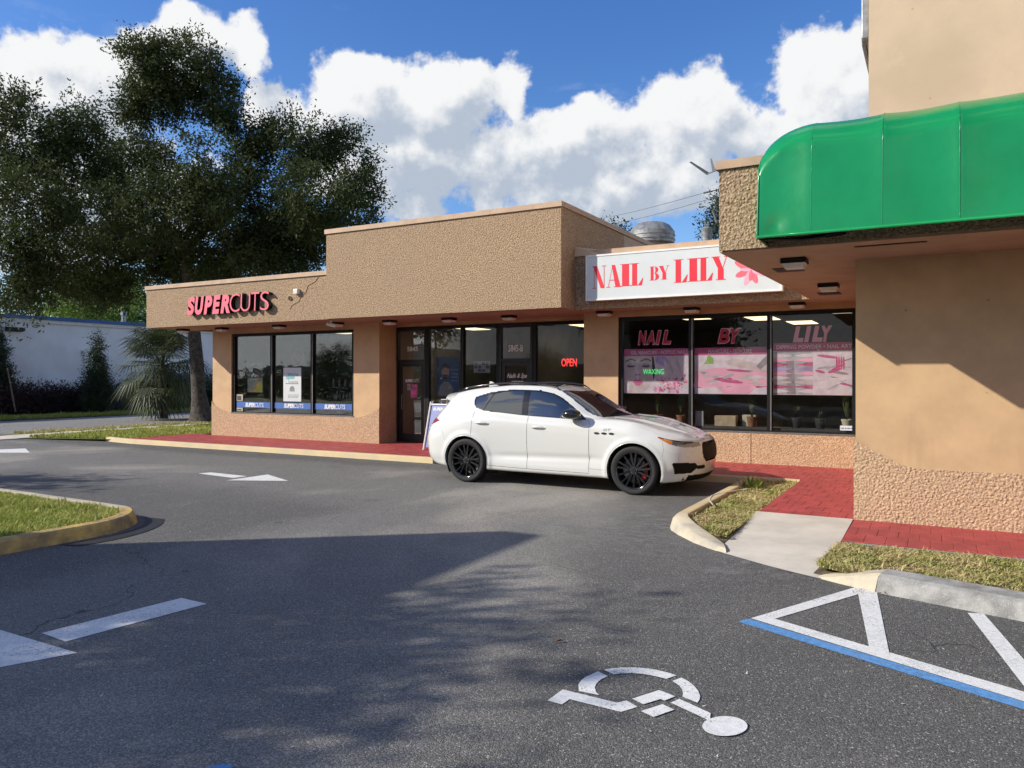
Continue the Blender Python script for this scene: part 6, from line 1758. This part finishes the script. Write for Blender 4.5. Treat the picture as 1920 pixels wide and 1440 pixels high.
# ------------------------------------------------------------------ roof vent, utility pole and wires
rv = deep(1222, 447, 22.0)
t = thing('roof_exhaust_vent', 'round grey galvanised exhaust dome on the salon roof', 'vent', (rv.x, rv.y, 4.05))
zt_ = deep(1222, 418, 22).z
MB().lathe([(.44, 4.05 - zt_), (.44, -.62), (.64, -.60), (.65, -.28), (.64, -.27), (.52, -.10), (.40, -.03), (.15, 0), (0, 0)], 32, (rv.x, rv.y, zt_)).build('cowl', 'galvanised', t, smooth=True, angle=25)
for z in (-.52, -.40): MB().lathe([(.66, z), (.672, z + .012), (.66, z + .024)], 32, (rv.x, rv.y, zt_)).build('band', 'galvanised', t, smooth=True)
up = thing('utility_pole', 'wooden utility pole with transformer behind the corner building', 'pole', tuple(deep(1357, 708, 42).xy) + (0,))
pp = deep(1357, 708, 42)
MB().tube([(pp.x, pp.y, 0), (pp.x, pp.y, 13.2)], [.17, .12], 10).build('pole', 'wood_pole', up)
tcn = deep(1325, 430, 42)
mb = MB(); mb.lathe([(0, -.9), (.28, -.88), (.30, 0.0), (.31, .02), (.24, .10), (0, .13)], 18, (tcn.x, tcn.y, tcn.z)); mb.build('transformer', 'galvanised', up, smooth=True, angle=30)
for k_ in (-.08, .08): MB().lathe([(.03, .1), (.05, .14), (.03, .18), (.05, .22), (.03, .26), (.02, .45), (0, .45)], 8, (tcn.x + k_, tcn.y, tcn.z)).build('bushing', 'grey_metal', up)
for (x0, y0, x1, y1) in ((1319, 362, 1360, 352), (1331, 373, 1360, 366)):
    a, b = deep(x0, y0, 42), deep(x1, y1, 42)
    MB().tube([a, a + (b - a) * .3, a + (b - a) * .35, b], [.05, .05, .03, .04], 6).build('insulator', 'grey_metal', up)
    c = a + Vector((-.05, 0, -.1)); MB().tube([a, c + Vector((-.05, 0, -.12)), c + Vector((.12, 0, -.15)), a + Vector((.15, 0, 0))], .015, 5).build('clamp', 'white_paint', up)
a, b = deep(1336, 394, 42), deep(1344, 418, 42); MB().tube([a, b], .05, 6).build('cutout', 'grey_metal', up)
for (x0, y0, x1, y1, lb) in ((1319, 362, 1105, 404, 'upper thin power line leaving the utility pole'), (1331, 373, 1130, 414, 'lower thin power line leaving the utility pole')):
    a, b = deep(x0, y0, 42), deep(x1, y1, 75)
    b = a + (b - a) * 1.5
    pts = [a + (b - a) * (i / 10) - Vector((0, 0, .9 * math.sin(math.pi * i / 10))) * .5 for i in range(11)]
    tag(MB().tube(pts, .011, 4).build('power_line', 'black_metal'), lb, 'cable')
# hose lying in the planter
hp = [ground(1338, 950, .13), ground(1330, 940, .13), ground(1335, 930, .14), ground(1355, 925, .14), ground(1385, 920, .14), ground(1400, 918, .14)]
tag(MB().tube([(a, b, .145) for a, b in hp], .011, 6).build('garden_hose', 'hose', smooth=True), 'pale thin hose lying in the planter grass', 'hose')
# weed with pale flowers in the planter
wd = MB(); rw = random.Random(2); wx, wy = ground(1408, 915, .1)
for k in range(40):
    a = rw.uniform(0, 6.28); L = rw.uniform(.08, .22); p = Vector((wx + rw.uniform(-.15, .15), wy + rw.uniform(-.1, .1), .09)); e = p + Vector((math.cos(a) * L * .6, math.sin(a) * L * .6, L)); s_ = Vector((-math.sin(a), math.cos(a), 0)) * .018
    wd.add([p, (p + e) / 2 + s_, e, (p + e) / 2 - s_], [(0, 1, 2, 3)])
tag(wd.build('weed', 'bright_leaf'), 'small leafy weed growing in the planter corner', 'plant')

# ------------------------------------------------------------------ behind the photographer: what the glass mirrors and what shades the lot
pz = thing('plaza_building', 'long beige plaza building mirrored in the salon windows', 'building', (-60, -112, 0))
MB().box(-150, 60, -130, -110, 0, 4.6).build('wall', 'plaza_wall', pz)
MB().prism([(-112, 4.6), (-112, 8.0), (-102, 9.2), (-92, 8.0), (-92, 4.6)], UZ, -112, -109.5).build('gable_parapet', 'plaza_wall', pz)
MB().box(-150, 60, -109.99, -106, 3.0, 4.2).build('canopy', 'roofing', pz)
for i in range(12):
    u = -140 + i * 14
    MB().box(u, u + 10, -109.999, -109.9, .3, 2.9).build('window', 'car_glass', pz)
for i, (u, v, h, lb) in enumerate([(-84, -62, 6.2, 'leafy lot tree mirrored in the blue striped window'), (-13.5, -16, 8.0, 'leafy lot tree mirrored in the left nail pane'), (0, -52, 6.0, 'leafy lot tree mirrored in the right nail pane'), (-52, -70, 5.0, 'small lot tree mirrored in the entrance glass')]):
    rr = random.Random(i + 40)
    L = [((u + rr.uniform(-2, 2), v + rr.uniform(-2, 2), h * .6 + rr.uniform(-1.2, 1.8)), (rr.uniform(1.2, 2.2), rr.uniform(1.2, 2.2), rr.uniform(1.0, 1.7))) for _ in range(8)]
    tree('lot_tree', lb, (u, v, 0), (u, v, h * .5), L, .18, 900, 14, .26, 'oak_leaf', 60 + i, gap=.4, group='trees of the parking lot')
for u, v, lb in ((-22, -24, 'tall light pole mirrored in the entrance glass'), (-14, -30, 'tall light pole mirrored beside the neon sign')):
    t = thing('light_pole', lb, 'lamp post', (u, v, 0), 'parking lot light poles')
    MB().tube([(u, v, 0), (u, v, 9)], [.11, .08], 10).build('pole', 'grey_metal', t); MB().box(u - .15, u + 1.3, v - .15, v + .15, 8.95, 9.12).build('lamp_head', 'black_metal', t); MB().lathe([(.3, 0), (.3, .6), (0, .6)], 16, (u, v, 0)).build('footing', 'concrete', t)
th = thing('hedge', 'unseen hedge added behind the lot to darken the low shop window reflections', 'hedge', (-30, -22, 0))  # hedge row added out of view so the glass mirrors something dark
rh = random.Random(8)
L = [((-75 + i * .9, -22 + rh.uniform(-.2, .2), .95), (.8, .6, .95 * rh.uniform(.9, 1.1))) for i in range(100)]
V_, F_, _ = leaf_cloud([c for c, _ in L], [r for _, r in L], 6000, 10, .26, 12, .4, .0)
tag(fast_mesh('foliage', V_, F_, 'dark_leaf', th), kind='stuff')
mb = MB()
for c, _ in L[::3]: mb.tube([(c[0], c[1], 0), (c[0], c[1], 1.0)], .04, 5)
tag(mb.build('stems', 'bark', th), kind='stuff')
# island trees out of view, and an unseen sign added to throw straight-edged shade
ps = thing('added_pylon_sign', 'unseen pylon sign added on the island to shade the foreground', 'sign', (-12.4, -.3, .1))
for v in (.6, -1.2): MB().box(-12.55, -12.25, v - .12, v + .12, .05, 2.4).build('post', 'grey_metal', ps)
MB().box(-12.65, -12.15, -1.9, 1.28, 2.4, 6.05).build('cabinet', 'white_paint', ps, bevel=.02)
def isl_tree(u, v, lobes, seed, lb, n=700):
    tree('island_tree', lb, (u, v, .1), (u, v, 3.2), lobes, .14, n, 14, .2, 'oak_leaf', seed, gap=.25, group='trees on the grass island')
isl_tree(-13.2, -3.6, [((-13.2 + a, -3.6 + b, 4.6 + c), (1.3, 1.3, 1.0)) for a, b, c in ((0, 0, 0), (1.1, .8, .4), (-1, -.6, .5), (.6, -1.2, .9), (0, .4, 1.4), (1.6, -1.0, -.2))], 77, 'leafy tree beside the pylon sign on the island', 2600)
isl_tree(-21.6, 1.1, [((-21.6 + a, 1.1 + b, 4.6 + c), (.8, .7, .7)) for a, b, c in ((0, 0, 0), (.7, .3, .5), (-.7, -.4, .6), (.2, -.3, 1.0))], 78, 'small leafy tree at the far end of the island', 500)
